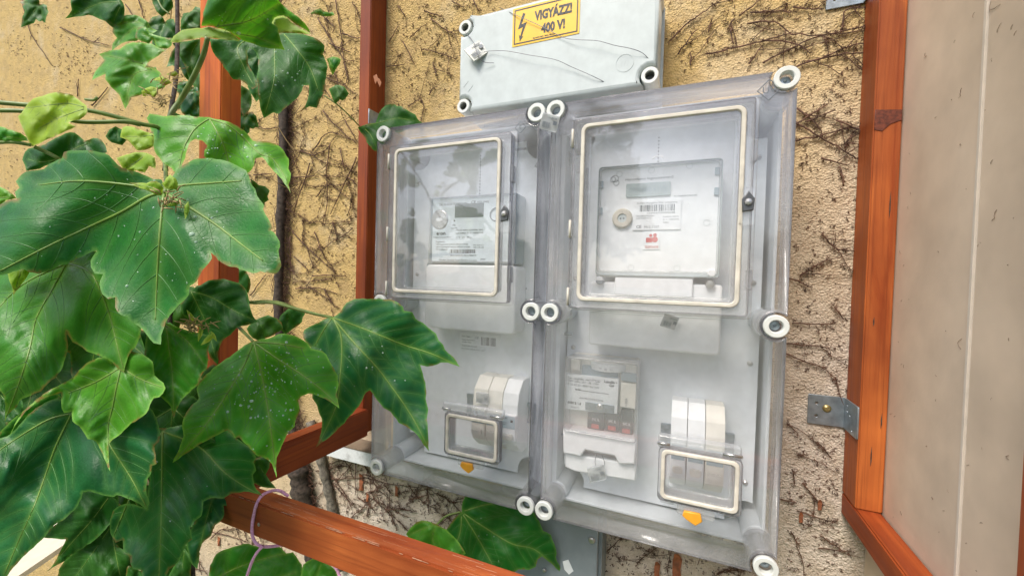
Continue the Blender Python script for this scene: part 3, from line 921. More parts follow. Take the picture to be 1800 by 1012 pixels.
def window_door(parent, g, d, y, nlatch, sign):
    """hinged clear window: g = gasket rect, d = door rect (x0,z0,x1,z1)"""
    w = bpy.data.objects.new("window_door", None)
    COL.objects.link(w)
    w.parent = parent
    w.location = Vector((d[0], 0, d[1])) - wloc(parent)
    gi = (g[0] + 0.0052, g[1] + 0.0052, g[2] - 0.0052, g[3] - 0.0052)
    gi2 = (gi[0] + 0.0022, gi[1] + 0.0022, gi[2] - 0.0022, gi[3] - 0.0022)
    fo = rrect(*d, 0.004, 3)
    me = merge(slab_mesh([fo, rrect(*g, 0.010, 5)], y + 0.003, -0.0006, 0.0014),
               slab_mesh([rrect(g[0] + 0.0004, g[1] + 0.0004, g[2] - 0.0004, g[3] - 0.0004, 0.010, 5), rrect(*gi, 0.006, 4)], y + 0.0034, y + 0.006, 0.0004),
               slab_mesh([rrect(*gi, 0.006, 4), rrect(*gi2, 0.005, 4)], y + 0.0032, 0.012, 0.0006),
               slab_mesh([rrect(d[0] - 0.004, d[1] - 0.004, d[2] + 0.005, d[3] + 0.004, 0.004, 3), rrect(d[0] + 0.001, d[1] + 0.001, d[2] - 0.001, d[3] - 0.001, 0.004, 3)], -0.004, -0.0004, 0.001))
    link("frame", me, M["frame"], w)
    slab("frame_edge", [fo, offset_poly(fo, 0.0008)], y + 0.0026, -0.0008, M["rim"], w)
    slab("frame_edge", [rrect(*gi, 0.006, 5), offset_poly(rrect(*gi, 0.006, 5), 0.0008)], y + 0.0036, 0.010, M["rim"], w)
    slab("gasket", [rrect(*g, 0.010, 6), rrect(*gi, 0.006, 5)], y - 0.001, y + 0.003, M["gasket"], w, 0.0012)
    slab("pane", [rrect(gi[0] + 0.0003, gi[1] + 0.0003, gi[2] - 0.0003, gi[3] - 0.0003, 0.006, 4)], y + 0.0006, y + 0.0024, M["pane"], w, 0.0004)
    hz = [d[1] + f * (d[3] - d[1]) for f in (0.06, 0.42, 0.9)]
    for z in hz:
        slab("hinge", [rrect(d[0] - 0.0035, z - 0.011, d[0] + 0.0035, z + 0.011, 0.001, 2)], y + 0.002, -0.001, M["clearfoil"], w, 0.0008)
        tube("pin", [(d[0], y + 0.0015, z - 0.012), (d[0], y + 0.0015, z + 0.012)], 0.0016, M["gasket"], w.children[-1], 8)
    zl = d[1] + 0.52 * (d[3] - d[1])
    xl = d[2] - 0.006
    lt = slab("latch", [rrect(xl - 0.0085, zl - 0.026, xl + 0.0085, zl + 0.018, 0.003, 3)], y - 0.001, y + 0.003, M["pane"], w, 0.0006)
    bx = bmesh.new()
    lathe("latch_knob", [(0.0001, y - 0.008), (0.0035, y - 0.0075), (0.0050, y - 0.004), (0.0054, y - 0.001)], xl + 0.001, zl, M["steel"], lt, 8)
    slab("latch_wing", [[(xl + 0.001, zl + 0.013), (xl + 0.0075, zl + 0.004), (xl + 0.0065, zl - 0.009), (xl - 0.0045, zl - 0.011), (xl - 0.0055, zl + 0.004)]], y - 0.005, y - 0.001, M["latchgrey"], lt, 0.001)
    for z in (d[1] + 0.17 * (d[3] - d[1]), d[1] + 0.76 * (d[3] - d[1])):
        slab("clip", [rrect(d[2] - 0.0025, z - 0.012, d[2] + 0.003, z + 0.012, 0.001, 2)], y + 0.004, 0.0, M["smoky"], w, 0.0006)
    bx.free()
    return w


def breaker_window(parent, g, y, bar):
    w = bpy.data.objects.new("breaker_window", None)
    COL.objects.link(w)
    w.parent = parent
    w.location = Vector((g[0], 0, g[1])) - wloc(parent)
    gi = (g[0] + 0.0046, g[1] + 0.0046, g[2] - 0.0046, g[3] - 0.0046)
    gi2 = (gi[0] + 0.002, gi[1] + 0.002, gi[2] - 0.002, gi[3] - 0.002)
    d = (g[0] - 0.0035, g[1] - 0.0035, g[2] + 0.0035, g[3] + 0.002)
    me = merge(slab_mesh([rrect(*d, 0.006, 4), rrect(*g, 0.007, 5)], y + 0.002, -0.0006, 0.0012),
               slab_mesh([rrect(g[0] + 0.0003, g[1] + 0.0003, g[2] - 0.0003, g[3] - 0.0003, 0.007, 5), rrect(*gi, 0.004, 4)], y + 0.0034, y + 0.006, 0.0004),
               slab_mesh([rrect(*gi, 0.004, 4), rrect(*gi2, 0.0035, 4)], y + 0.003, 0.010, 0.0005),
               slab_mesh([rrect(g[0] + 0.020, g[1] - 0.017, g[2] - 0.024, g[1] - 0.004, 0.002, 3)], y + 0.004, -0.0006, 0.001),
               slab_mesh([rrect(g[0] + 0.000, g[1] - 0.0095, g[0] + 0.017, g[1] - 0.004, 0.002, 3)], -0.006, -0.0006, 0.001),
               slab_mesh([rrect(g[2] - 0.019, g[1] - 0.0095, g[2] - 0.001, g[1] - 0.004, 0.002, 3)], -0.006, -0.0006, 0.001))
    link("frame", me, M["frame"], w)
    slab("frame_edge", [rrect(*d, 0.006, 4), offset_poly(rrect(*d, 0.006, 4), 0.0007)], y + 0.0018, -0.0008, M["rim"], w)
    slab("frame_edge", [rrect(*gi, 0.004, 4), offset_poly(rrect(*gi, 0.004, 4), 0.0006)], y + 0.0036, 0.008, M["rim"], w)
    slab("gasket", [rrect(*g, 0.007, 5), rrect(*gi, 0.0045, 5)], y - 0.001, y + 0.003, M["gasket"], w, 0.001)
    slab("pane", [rrect(gi[0] + 0.0003, gi[1] + 0.0003, gi[2] - 0.0003, gi[3] - 0.0003, 0.004, 4)], y + 0.0008, y + 0.0024, M["pane"], w, 0.0004)
    hb = slab("hinge_bar", [rrect(bar[0], bar[1], bar[2], bar[3], 0.002, 3)], y + 0.001, -0.0008, M["clearfoil"], w, 0.002)
    zc = (bar[1] * 0.65 + bar[3] * 0.35)
    for a, b_ in ((bar[0] - 0.0008, bar[0] + 0.014), (bar[2] - 0.020, bar[2] + 0.001)):
        tube("pin", [(a, y + 0.0005, zc), (b_, y + 0.0005, zc)], 0.0017, M["steel"], hb, 8)
    tx = g[0] * 0.52 + g[2] * 0.48 - 0.003
    tz = g[1] - 0.0165
    slab("lock_tab", [[(tx - 0.010, tz + 0.007), (tx + 0.008, tz + 0.0075), (tx + 0.0105, tz - 0.001), (tx + 0.003, tz - 0.008), (tx - 0.007, tz - 0.003), (tx - 0.012, tz + 0.001)]],
         y - 0.001, y + 0.0035, M["amber"], w, 0.0008)
    return w


def meter_box(name, label, rxl, rxr, ox0, ox1, gask, door, dy, bg_, by, bbar, px):
    t = thing(name, label, "meter box", ((rxl + rxr) / 2, YW, 0.0), "transparent electricity meter boxes")
    z0, z1 = -0.0095, 0.5795
    zs = (0.0, 0.285, 0.57)
    oc = cover_outline(ox0, ox1, z0, z1, rxl, rxr, zs, 0.0162)
    hole1 = rrect(gask[0] + 0.0105, gask[1] + 0.0105, gask[2] - 0.0105, gask[3] - 0.0105, 0.004, 3)
    hole2 = rrect(bg_[0] + 0.0095, bg_[1] + 0.0095, bg_[2] - 0.0095, bg_[3] - 0.0095, 0.003, 3)
    inner = offset_poly(oc, 0.0026)
    me = slab_mesh([oc, hole1, hole2], 0.0, 0.0042, 0.0020)
    cv = link("cover", me, M["cover"], t, label="clear polycarbonate cover")
    slab("cover_side", [oc, inner], 0.0044, 0.0505, M["sidewall"], cv, 0.0006)
    slab("cover_rim", [oc, offset_poly(oc, 0.0011)], -0.0003, 0.0052, M["rim"], cv, 0.0004)
    # tray
    bo = rrect(ox0 + 0.0045 if rxl else ox0 - 0.0085, z0 + 0.004, ox1 - 0.0045 if rxr > 0 else ox1 + 0.0085, z1 - 0.004, 0.012, 4)
    bi = rrect(ox0 + 0.0085, z0 + 0.008, ox1 - 0.0085, z1 - 0.008, 0.010, 4)
    slab("base_tray", [bo, bi], 0.0508, 0.146, M["grey2"], t, 0.0008)
    slab("tray_back", [bo], 0.1462, 0.1495, M["grey2"], t)
    # the rounded bosses in the tray corners
    for bx_, bz in ((rxl, 0.0), (rxr, 0.0), (rxl, 0.57), (rxr, 0.57), (rxl, 0.285), (rxr, 0.285)):
        sx = 1 if bx_ == rxl else -1
        lathe("boss", [(0.0001, 0.0512), (0.0150, 0.0512), (0.0162, 0.0525), (0.0162, 0.146)], bx_ + sx * 0.003, bz + (0.0045 if bz == 0 else (-0.0045 if bz > 0.5 else 0)), M["grey2"], t, 26)
    # mounting plate with cut corners
    pl = (px[0], z0 + 0.012, px[1], z1 - 0.018)
    po = notched(*pl, [(pl[0] + 0.008, pl[1] + 0.006), (pl[2] - 0.008, pl[1] + 0.006), (pl[2] - 0.008, pl[3] - 0.006), (pl[0] + 0.008, pl[3] - 0.006)], 0.026, n=8)
    ps = slab("mounting_plate", [po], 0.085, 0.0875, M["plate"], t, 0.0006)
    for sxp in (pl[0] + 0.010, pl[2] - 0.010):
        for z in (0.060, 0.225, 0.335, 0.505):
            lathe("screw", [(0.0001, 0.0815), (0.0018, 0.0818), (0.0034, 0.0832), (0.0038, 0.0851)], sxp, z, M["steel"], ps, 12)
    for z in (0.085, 0.247):
        tube("clamp_bolt", [(pl[0] - 0.004, 0.075, z), (pl[0] + 0.010, 0.075, z)], 0.0026, M["zinc"], ps, 8)
    # six screw tubes
    first = None
    for (x, z) in ((rxl, 0.57), (rxr, 0.57), (rxl, 0.285), (rxr, 0.285), (rxl, 0.0), (rxr, 0.0)):
        tb = lathe("screw_tube", [(0.0118, 0.002), (0.0128, 0.004), (0.0132, 0.0505)], x, z, M["smoky"], t, 24)
        lathe("ring", [(0.0070, 0.006), (0.0072, -0.0016), (0.0080, -0.0026), (0.0124, -0.0026), (0.0133, -0.0016), (0.0133, 0.0030)], x, z, M["ring"], tb, 30)
        lathe("screw", [(0.0001, 0.0100), (0.0020, 0.0085), (0.0055, 0.0088), (0.0064, 0.0105), (0.0069, 0.013)], x, z, M["zinc"], tb, 14)
    window_door(t, gask, door, dy, rxl == 0, 1)
    breaker_window(t, bg_, by, bbar)
    return t, cv, ps


boxL, covL, plateL = meter_box("meter_box", "left transparent meter box with the narrower cream gasket window, partly behind ivy leaves", -0.3035, -0.0285, -0.3165, -0.0245,
                               (-0.2660, 0.3045, -0.0760, 0.5365), (-0.2790, 0.2955, -0.0610, 0.5430), -0.016, (-0.1600, 0.0585, -0.0718, 0.1200), -0.012, (-0.1670, 0.1218, -0.0640, 0.1365), (-0.2995, -0.0420))
boxR, covR, plateR = meter_box("meter_box", "right transparent meter box with the bright sky reflection, under the junction box", 0.0, 0.275, -0.0065, 0.2860,
                               (0.0420, 0.3050, 0.2345, 0.5390), (0.0300, 0.2950, 0.2440, 0.5475), -0.018, (0.1560, 0.0620, 0.2425, 0.1240), -0.014, (0.1515, 0.1255, 0.2440, 0.1410), (0.0040, 0.2715))

# recycling / UV diamonds moulded in the covers
def diamond(px, py, s, txt, parent):
    c = at(px, py, -0.0002)
    k = s * 0.9
    m1 = slab_mesh([[(c[0] - s, c[2]), (c[0], c[2] - s), (c[0] + s, c[2]), (c[0], c[2] + s)], [(c[0] - k, c[2]), (c[0], c[2] - k), (c[0] + k, c[2]), (c[0], c[2] + k)]], -0.0006, -0.0001)
    link("moulded_mark", merge(m1, text_mesh(txt, c[0], c[2] - s * 0.3, s * 0.62, -0.0003, align='CENTER')), M["ink_soft"], parent)


diamond(1352, 158, 0.0125, "UV", covR)
diamond(915, 224, 0.009, "E", covL)
c = at(674, 271, -0.0002)
slab("moulded_mark", [[(c[0] - 0.006, c[2] + 0.006), (c[0] + 0.006, c[2] + 0.006), (c[0], c[2] - 0.008)], [(c[0] - 0.0048, c[2] + 0.0053), (c[0] + 0.0048, c[2] + 0.0053), (c[0], c[2] - 0.0065)]], -0.0005, -0.0001, M["smoky"], covL)

# row of punched dots above each meter
def dots(x, z0, z1, y, n, parent, r=0.0011):
    ms = [slab_mesh([circ(x, z0 + (z1 - z0) * i / (n - 1), r, 8)], y - 0.0002, y) for i in range(n)]
    o = link("punched_holes", merge(*ms), M["ink_soft"], parent)
    o["kind"] = "stuff"


a = at(843, 345, 0.0845)
dots(a[0], 0.468, 0.545, 0.0849, 15, plateL, 0.0014)
b = at(1157, 280, 0.0845)
dots(b[0], 0.50, 0.545, 0.0849, 10, plateR)
for (px_, py_) in ((918, 507), (925, 507), (918, 526), (925, 526)):
    c = at(px_, py_, 0.0849)
    slab("punched_hole", [circ(c[0], c[2], 0.0012, 8)], 0.0846, 0.0849, M["ink_soft"], plateL)


# ------------------------------------------------------------------ left electricity meter
def px_rect(x0, y0, x1, y1, Y):
    a, b_ = at(x0, y0, Y), at(x1, y1, Y)
    return min(a[0], b_[0]), min(a[2], b_[2]), max(a[0], b_[0]), max(a[2], b_[2])


ml = thing("electricity_meter", "electricity meter with pale blue face and dark display in the left meter box", "electricity meter", (-0.155, 0.085, 0.243), "electricity meters")
slab("body", [rrect(-0.2375, 0.355, -0.0740, 0.4685, 0.004, 3)], 0.046, 0.0846, M["bluegrey"], ml, 0.002)
slab("face", [rrect(-0.2300, 0.3575, -0.0785, 0.4645, 0.002, 3)], 0.0425, 0.0462, M["bluelabel"], ml, 0.0008)
slab("terminal_cover", [rrect(-0.2405, 0.2430, -0.0700, 0.3525, 0.008, 4)], 0.0405, 0.0846, M["white"], ml, 0.003)
slab("face_lid", [rrect(-0.2350, 0.3555, -0.0750, 0.4670, 0.003, 3), rrect(-0.2312, 0.3590, -0.0780, 0.4633, 0.003, 3)], 0.0395, 0.0464, M["clearfoil"], ml, 0.001)
yF = 0.0424
d_ = px_rect(800, 359, 850, 381, yF)
slab("display", [rrect(*d_, 0.001, 2)], yF - 0.0004, yF + 0.0002, M["lcd"], ml)
c = at(773, 386, yF)
eye = lathe("optical_port", [(0.0001, yF - 0.0015), (0.0150, yF - 0.0015), (0.0166, yF - 0.0005), (0.0170, yF)], c[0], c[2], M["steel"], ml, 30)
slab("port_slot", [rrect(c[0] - 0.006, c[2] - 0.0028, c[0] + 0.006, c[2] + 0.0028, 0.0027, 4)], yF - 0.0019, yF - 0.0015, M["white"], eye)
c2 = at(868, 375, yF)
lathe("push_button", [(0.0095, yF - 0.0018), (0.0105, yF - 0.0018), (0.0112, yF)], c2[0] + 0.004, c2[2] - 0.002, M["ink_soft"], ml, 26)
c3 = at(799, 388, yF)
slab("pulse_lamp", [circ(c3[0], c3[2], 0.0013, 10)], yF - 0.0003, yF, M["ink"], ml)


def tx(s, x, y, h, width_px=None, Y=yF, bold=0.0, align='LEFT'):
    """lettering with its baseline starting at a photo pixel, h and width in pixels there"""
    a = at(x, y, Y)
    k = np.linalg.norm(at(x, y - 10, Y) - a) / 10
    kw = dict(bold=bold, align=align)
    if width_px:
        kw["width"] = np.linalg.norm(at(x + width_px, y, Y) - a)
    return (s, a[0], a[2], h * k, Y, kw)


yT = yF - 0.0002
text("lettering", [tx("SX130-023R10-NEMAMN", 772, 362, 4.2, 49, yT), tx("CE", 828, 358, 5, 8, yT, 0.0001), tx("M23 10402", 839, 357, 3.5, 20, yT),
                   tx("e·on", 767, 413, 6.5, 16, yT, 0.0003), tx("Hungária Energiahálózat", 761, 418, 1.8, 32, yT), tx("1000", 795, 397, 2.4, None, yT), tx("imp/kWh", 793, 402, 2.2, None, yT),
                   tx("MSZ EN 50470, 3x230/400V 50Hz", 801, 406, 2.6, 48, yT), tx("0,25-5(80)A  Kl. B  10000/kWh", 801, 411, 2.6, 48, yT), tx("( Y  O  M )", 802, 419, 3.4, 26, yT),
                   tx("Fogyasztás:", 766, 426, 2.6, 16, yT), tx("1.8.0 fogyasztott hatásos villamos energia", 766, 430.5, 2.6, 56, yT), tx("2.8.0 visszatáplált hatásos villamos energia", 766, 435, 2.6, 60, yT),
                   tx("F.F.0 hibakód", 766, 439.5, 2.6, 20, yT), tx("SW: 6.30 1.11", 832, 432, 2.4, 18, yT), tx("HW: 1.00 2.20", 832, 436, 2.4, 18, yT),
                   tx("AA12024130178899", 791, 450, 2.8, 46, yT), tx("Ningbo Sanxing Smart Electric Co.,Ltd.", 772, 458, 3.2, 66, yT), tx("2024", 844, 457, 3.2, 9, yT)], M["ink"], ml)
bc = px_rect(791, 438.5, 837, 445, yT)
link("barcode", barcode_mesh(*bc, yT, 44, 3), M["ink"], ml)
slab("side_latch", [rrect(-0.2470, 0.300, -0.2405, 0.33, 0.001, 2)], 0.052, 0.0846, M["white"], ml, 0.001)
slab("side_grip", [[(-0.2375, 0.372), (-0.2480, 0.352), (-0.2500, 0.33), (-0.2406, 0.33), (-0.2376, 0.36)]], 0.054, 0.0846, M["bluegrey"], ml, 0.001)

# sticker below the left meter
sl2 = px_rect(808, 584, 878, 614, 0.083)
stk = thing("type_sticker", "white type sticker with barcode below the left electricity meter", "sticker", (-0.16, 0.084, 0.21))
slab("sheet", [[(sl2[0], sl2[1] + 0.004), (sl2[0] + 0.02, sl2[1] + 0.001), (sl2[2], sl2[1] + 0.003), (sl2[2], sl2[3]), (sl2[0], sl2[3])]], 0.0838, 0.0846, M["label"], stk)
yS = 0.0836
link("barcode", barcode_mesh(*px_rect(846, 592, 872, 609, yS), yS, 22, 5), M["ink"], stk)
text("lettering", [tx("PVT 3060", 812, 592, 3, 14, yS), tx("fogyasztásmérő", 812, 597, 2.4, 22, yS), tx("szekrény", 812, 601, 2.4, 16, yS), tx("CE", 835, 595, 4, 6, yS), tx("CSATARI PLAST", 812, 608, 2.6, 26, yS), tx("PVT EON 3060 Á-V Fm - AM", 811, 613, 2.4, 40, yS)], M["ink_soft"], stk)
s3 = at(880, 262, 0.0836)
slab("plate_print", [rrect(at(905, 262, 0.0836)[0] - 0.0, at(905, 262, 0.0836)[2] - 0.003, at(925, 260, 0.0836)[0], at(925, 260, 0.0836)[2] + 0.001)], 0.0845, 0.0849, M["ink_soft"], plateL)

# ------------------------------------------------------------------ right electricity meter
mr = thing("electricity_meter", "broad pale electricity meter with round cream port in the right meter box", "electricity meter", (0.135, 0.085, 0.239), "electricity meters")
yR = 0.036
slab("body", [[(0.0560, 0.338), (0.0820, 0.338), (0.0860, 0.332), (0.1835, 0.332), (0.1875, 0.340), (0.2150, 0.340), (0.2160, 0.350), (0.2160, 0.490), (0.2120, 0.4945), (0.0590, 0.4945), (0.0555, 0.490)]], yR + 0.001, 0.0846, M["label"], mr, 0.003)
slab("clear_lid", [rrect(0.0575, 0.3450, 0.2145, 0.4930, 0.004, 3), rrect(0.0605, 0.3480, 0.2115, 0.4900, 0.004, 3)], yR - 0.003, yR + 0.0012, M["clearfoil"], mr, 0.001)
slab("edge_line", [rrect(0.0562, 0.3405, 0.2156, 0.4942, 0.005, 3), rrect(0.0571, 0.3414, 0.2147, 0.4933, 0.004, 3)], yR - 0.0032, yR + 0.0011, M["lcd2"], mr)
for zz_ in (0.2860, 0.3085):
    slab("seam", [rrect(0.0480, zz_, 0.2205, zz_ + 0.0007)], yR + 0.0036, yR + 0.0042, M["grey"], mr)
for xx_, zz_ in ((0.060, 0.470), (0.2095, 0.478), (0.060, 0.432), (0.2095, 0.452)):
    box("lid_clip", xx_ - 0.003, yR - 0.0015, zz_ - 0.005, xx_ + 0.003, yR + 0.0016, zz_ + 0.005, M["bluegrey"], mr, 0.0005)
for xx_, zz_ in ((0.085, 0.4835), (0.128, 0.4855), (0.176, 0.488), (0.105, 0.352), (0.165, 0.352), (0.199, 0.412)):
    slab("moulded_ring", [circ(xx_, zz_, 0.0042, 16), circ(xx_, zz_, 0.0037, 16)], yR + 0.0004, yR + 0.0011, M["grey"], mr)
slab("terminal_cover", [rrect(0.0475, 0.2385, 0.2210, 0.3315, 0.005, 3)], yR + 0.004, 0.0846, M["white"], mr, 0.003)
slab("terminal_block", [rrect(0.0835, 0.3130, 0.1855, 0.3385, 0.003, 3)], yR - 0.001, yR + 0.006, M["white"], mr, 0.0015)
for px_, py_, mt in ((1054, 492, "white"), (1251, 480, "white"), (1054, 493, "zinc"), (1248, 499, "steel")):
    c = at(px_, py_, yR)
    lathe("screw", [(0.0001, yR - 0.004), (0.0042, yR - 0.0038), (0.0055, yR - 0.002), (0.0058, yR + 0.004)], c[0], c[2], M[mt], mr, 16)
yq = yR - 0.0002
d_ = px_rect(1101, 324, 1178, 343, yR)
slab("display", [rrect(*d_, 0.001, 2)], yR - 0.0012, yR + 0.0012, M["lcd2"], mr)
c = at(1094, 384, yR)
pt = lathe("optical_port", [(0.0060, yR - 0.002), (0.0065, yR - 0.0042), (0.0120, yR - 0.0042), (0.0136, yR - 0.003), (0.0140, yR + 0.002)], c[0], c[2], M["gasket"], mr, 32)
lathe("port_eye", [(0.0001, yR - 0.0025), (0.0061, yR - 0.0025)], c[0], c[2], M["grey"], pt, 20)
for dx in (-0.0022, 0.0022):
    slab("port_lens", [circ(c[0] + dx, c[2] - 0.0004, 0.0012, 10)], yR - 0.0029, yR - 0.0025, M["ink_soft"], pt)
lr = px_rect(1113, 354, 1196, 403, yR)
lb = slab("type_label", [rrect(*lr, 0.001, 2)], yR - 0.0008, yR + 0.0012, M["label"], mr)
yL = yR - 0.0010
link("barcode", barcode_mesh(*px_rect(1125, 361, 1187, 370, yL), yL, 40, 8), M["ink_soft"], mr)
text("lettering", [tx("E.ON Hungária Zrt. tulajdona", 1120, 359, 2.8, 70, yL), tx("1234567200004448", 1137, 376, 2.8, 48, yL), tx("Háromfázisú fogyasztás", 1118, 381, 2.2, 32, yL), tx("mérő 3x230/400 V", 1118, 385, 2.2, 26, yL),
                   tx("5(60)A 50Hz", 1165, 382, 2.2, 28, yL), tx("Kl. 2  1000/kWh", 1165, 387, 2.2, 28, yL), tx("2006", 1165, 392, 2.2, 10, yL), tx("CE", 1118, 401, 5, 9, yL, 0.0001), tx("M12 1257", 1132, 401, 4, 26, yL)], M["ink_soft"], mr)
text("lettering", [tx("Háromfázisú fogyasztásmérő", 1099, 318, 4, 84, yR - 0.0001 + 0.0008), tx("Kl. 2  3x230/400V 50Hz 5-60A", 1185, 346, 2.6, 40, yR + 0.0007)], M["ink_soft"], mr)
text("digits", [tx("0000800 kWh", 1105, 339, 9, 66, yR - 0.0014)], M["bluegrey"], mr)
c = at(1081, 318, yR + 0.0006)
link("emblem", merge(slab_mesh([circ(c[0], c[2] + 0.003, 0.005, 14), circ(c[0], c[2] + 0.003, 0.0044, 14)], yR + 0.0004, yR + 0.0008), slab_mesh([circ(c[0] - 0.003, c[2] + 0.002, 0.004, 14), circ(c[0] - 0.003, c[2] + 0.002, 0.0035, 14)], yR + 0.0003, yR + 0.0007),
                     slab_mesh([circ(c[0] + 0.002, c[2] - 0.003, 0.004, 14), circ(c[0] + 0.002, c[2] - 0.003, 0.0035, 14)], yR + 0.0002, yR + 0.0006)), M["ink_soft"], mr)
rs_ = px_rect(1131, 409, 1159, 438, yR)
rdl = thing("red_sticker", "small white sticker with red picture and lettering on the right meter", "sticker", (0.12, yR, 0.39))
slab("sheet", [rrect(*rs_, 0.0004, 1)], yR - 0.0005, yR + 0.0010, M["label"], rdl)
ys = yR - 0.0007
c = at(1145, 419, ys)
link("picture", merge(slab_mesh([[(c[0] - 0.007, c[2] - 0.0055), (c[0] + 0.001, c[2] - 0.0055), (c[0] + 0.001, c[2] + 0.001), (c[0] - 0.007, c[2] + 0.001)]], ys - 0.0001, ys),
                      slab_mesh([circ(c[0] + 0.0045, c[2] - 0.0015, 0.004, 14)], ys - 0.0002, ys - 0.0001), slab_mesh([circ(c[0] - 0.001, c[2] + 0.004, 0.0022, 10)], ys - 0.0001, ys),
                      slab_mesh([circ(c[0] + 0.0045, c[2] + 0.0045, 0.0025, 10)], ys - 0.0001, ys)), plain("red_print", (0.60, 0.10, 0.09), 0.5), rdl)
text("lettering", [tx("TELEFONON!", 1133, 436, 4.2, 24, ys, 0.0001)], plain("red_ink", (0.55, 0.12, 0.11), 0.5), rdl)
c = at(1157, 282, 0.08)
tag(tube("seal_loop", [(c[0] + 0.007 * math.cos(i * 0.4), 0.075, c[2] + 0.004 * math.sin(i * 0.4) + 0.001) for i in range(9)], 0.0012, M["white"]), "small white cord loop on top of the right electricity meter", "loop")

# ------------------------------------------------------------------ ripple control receiver
rc = thing("control_receiver", "white ripple control receiver with clear lid, dial and three black relays with red tabs", "receiver", (0.067, 0.085, 0.045))
yC = 0.046
box("back_shell", 0.0185, 0.060, 0.045, 0.1185, 0.0846, 0.2180, M["cream"], rc, 0.002)
lo = [at(990, 752, 0.036), at(1117, 770, 0.036), at(1117, 815, 0.036), at(1088, 814, 0.036), at(1080, 800, 0.036), at(1029, 790, 0.036), at(1022, 801, 0.036), at(990, 795, 0.036)]
slab("front_cover", [[(a[0], a[2]) for a in lo]], 0.034, 0.0598, M["white"], rc, 0.0025)
lo2 = [at(994, 797, 0.042), at(1117, 816, 0.042), at(1117, 845, 0.042), at(1060, 836, 0.042), at(1010, 828, 0.042), at(993, 820, 0.042)]
slab("lower_cover", [[(a[0], a[2]) for a in lo2]], 0.042, 0.0600, M["white"], rc, 0.002)
slab("clear_lid", [rrect(0.0165, 0.1080, 0.1205, 0.2195, 0.004, 3), rrect(0.0190, 0.1105, 0.1180, 0.2170, 0.003, 3)], 0.030, 0.0595, M["clearfoil"], rc, 0.001)
slab("lid_pane", [rrect(0.0192, 0.1107, 0.1178, 0.2168, 0.003, 3)], 0.0312, 0.0328, M["pane"], rc, 0.0004)
lab = [at(997, 658, 0.045), at(1087, 666, 0.045), at(1085, 727, 0.045), at(1028, 722, 0.045), at(995, 718, 0.045)]
slab("type_label", [[(a[0], a[2]) for a in lab]], 0.0448, 0.0598, M["label"], rc, 0.0006)
yK = 0.0445
text("lettering", [tx("Tph. hangfrekv. vevő FTY262", 998, 665, 4.2, 57, yK), tx("230V 50Hz 25/1, UE: 110V", 998, 670, 3.8, 54, yK), tx("P 10 A2 E1, BE01 Ka 16A", 998, 676, 3.8, 54, yK), tx("e-on", 1011, 685, 3.8, 10, yK, 0.0002), tx("Hálózati Energiahálózat tulajdona", 1022, 687, 3, 48, yK),
                   tx("AA19010294/52033", 1018, 700, 3.4, 42, yK), tx("07408712", 1003, 716, 3, 14, yK), tx("Landis", 1062, 672, 5, 18, yK, 0.0002), tx("+", 1081, 674, 4, 4, yK), tx("Gyr", 1071, 679, 5, 9, yK, 0.0002)], M["ink"], rc)
link("barcode", merge(barcode_mesh(*px_rect(1009, 688, 1069, 696, yK), yK, 44, 11), barcode_mesh(*px_rect(999, 704, 1022, 712, yK), yK, 16, 12)), M["ink"], rc)
ms_ = px_rect(1029, 705, 1079, 727, 0.0430)
mst = slab("metal_strip", [rrect(*ms_, 0.0008, 2)], 0.0425, 0.0447, M["zinc"], rc, 0.0005)
c = at(1054, 715, 0.0422)
lathe("screw", [(0.0001, 0.0405), (0.0028, 0.0408), (0.0045, 0.0418), (0.0048, 0.0425)], c[0], c[2], M["steel"], mst, 14)
for xa, xb, ya, yb in ((1033, 1061, 722, 757), (1064, 1088, 726, 760), (1091, 1112, 720, 765)):
    r_ = px_rect(xa, ya, xb, yb, 0.047)
    rl_ = box("relay", r_[0], 0.047, r_[1], r_[2], 0.0598, r_[3], M["black"], rc, 0.0008)
    cx_ = (r_[0] + r_[2]) / 2
    box("red_tab", cx_ - 0.0055, 0.0440, r_[1] + 0.0025, cx_ + 0.0055, 0.0468, r_[1] + 0.0085, M["red"], rl_, 0.0006)
    link("print", text_mesh("SHC 3L", cx_ - 0.0055, r_[1] + 0.013, 0.004, 0.0468, width=0.011), M["label"], rl_)
c = at(1066, 645, 0.047)
me = lathe_mesh([(0.0001, -0.005), (0.0255, -0.005), (0.0265, -0.004), (0.0265, 0.004), (0.0255, 0.005), (0.0001, 0.005)], 0, 0, 36)
me.transform(Matrix(((1, 0, 0, c[0]), (0, 0, -1, 0.0655), (0, 1, 0, c[2] - 0.001), (0, 0, 0, 1))))
dl = link("time_dial", me, M["white"], rc)
link("scale", merge(*[text_mesh(s, c[0] + dx, c[2] - 0.003, 0.0032, 0.0387 + abs(dx) * 0.12, align='CENTER') for s, dx in (("20", 0), ("21", 0.008), ("19", -0.008))]), M["ink_soft"], dl)
box("side_module", at(1091, 690, 0.05)[0], 0.050, 0.150, 0.1172, 0.0598, 0.186, M["cream"], rc, 0.001)
link("module_print", text_mesh(">30A", at(1103, 710, 0.049)[0], 0.152, 0.004, 0.0496, rot=math.pi / 2), M["ink_soft"], rc)
box("dark_module", at(1091, 690, 0.05)[0], 0.049, 0.1885, 0.1172, 0.0598, 0.200, M["bluegrey"], rc, 0.001)
box("dial_gap_shade", 0.036, 0.0530, 0.186, 0.0895, 0.0598, 0.2045, M["bluegrey"], rc, 0.001)  # added block: the dark gap under the dial put into its colour
box("corner_post", 0.0205, 0.050, 0.196, 0.034, 0.0598, 0.212, M["cream"], rc, 0.001)
bb = at(1052, 789, 0.036)
box("seal_lug", bb[0] - 0.008, 0.036, bb[2] - 0.006, bb[0] + 0.007, 0.0419, bb[2] + 0.003, M["white"], rc, 0.001)
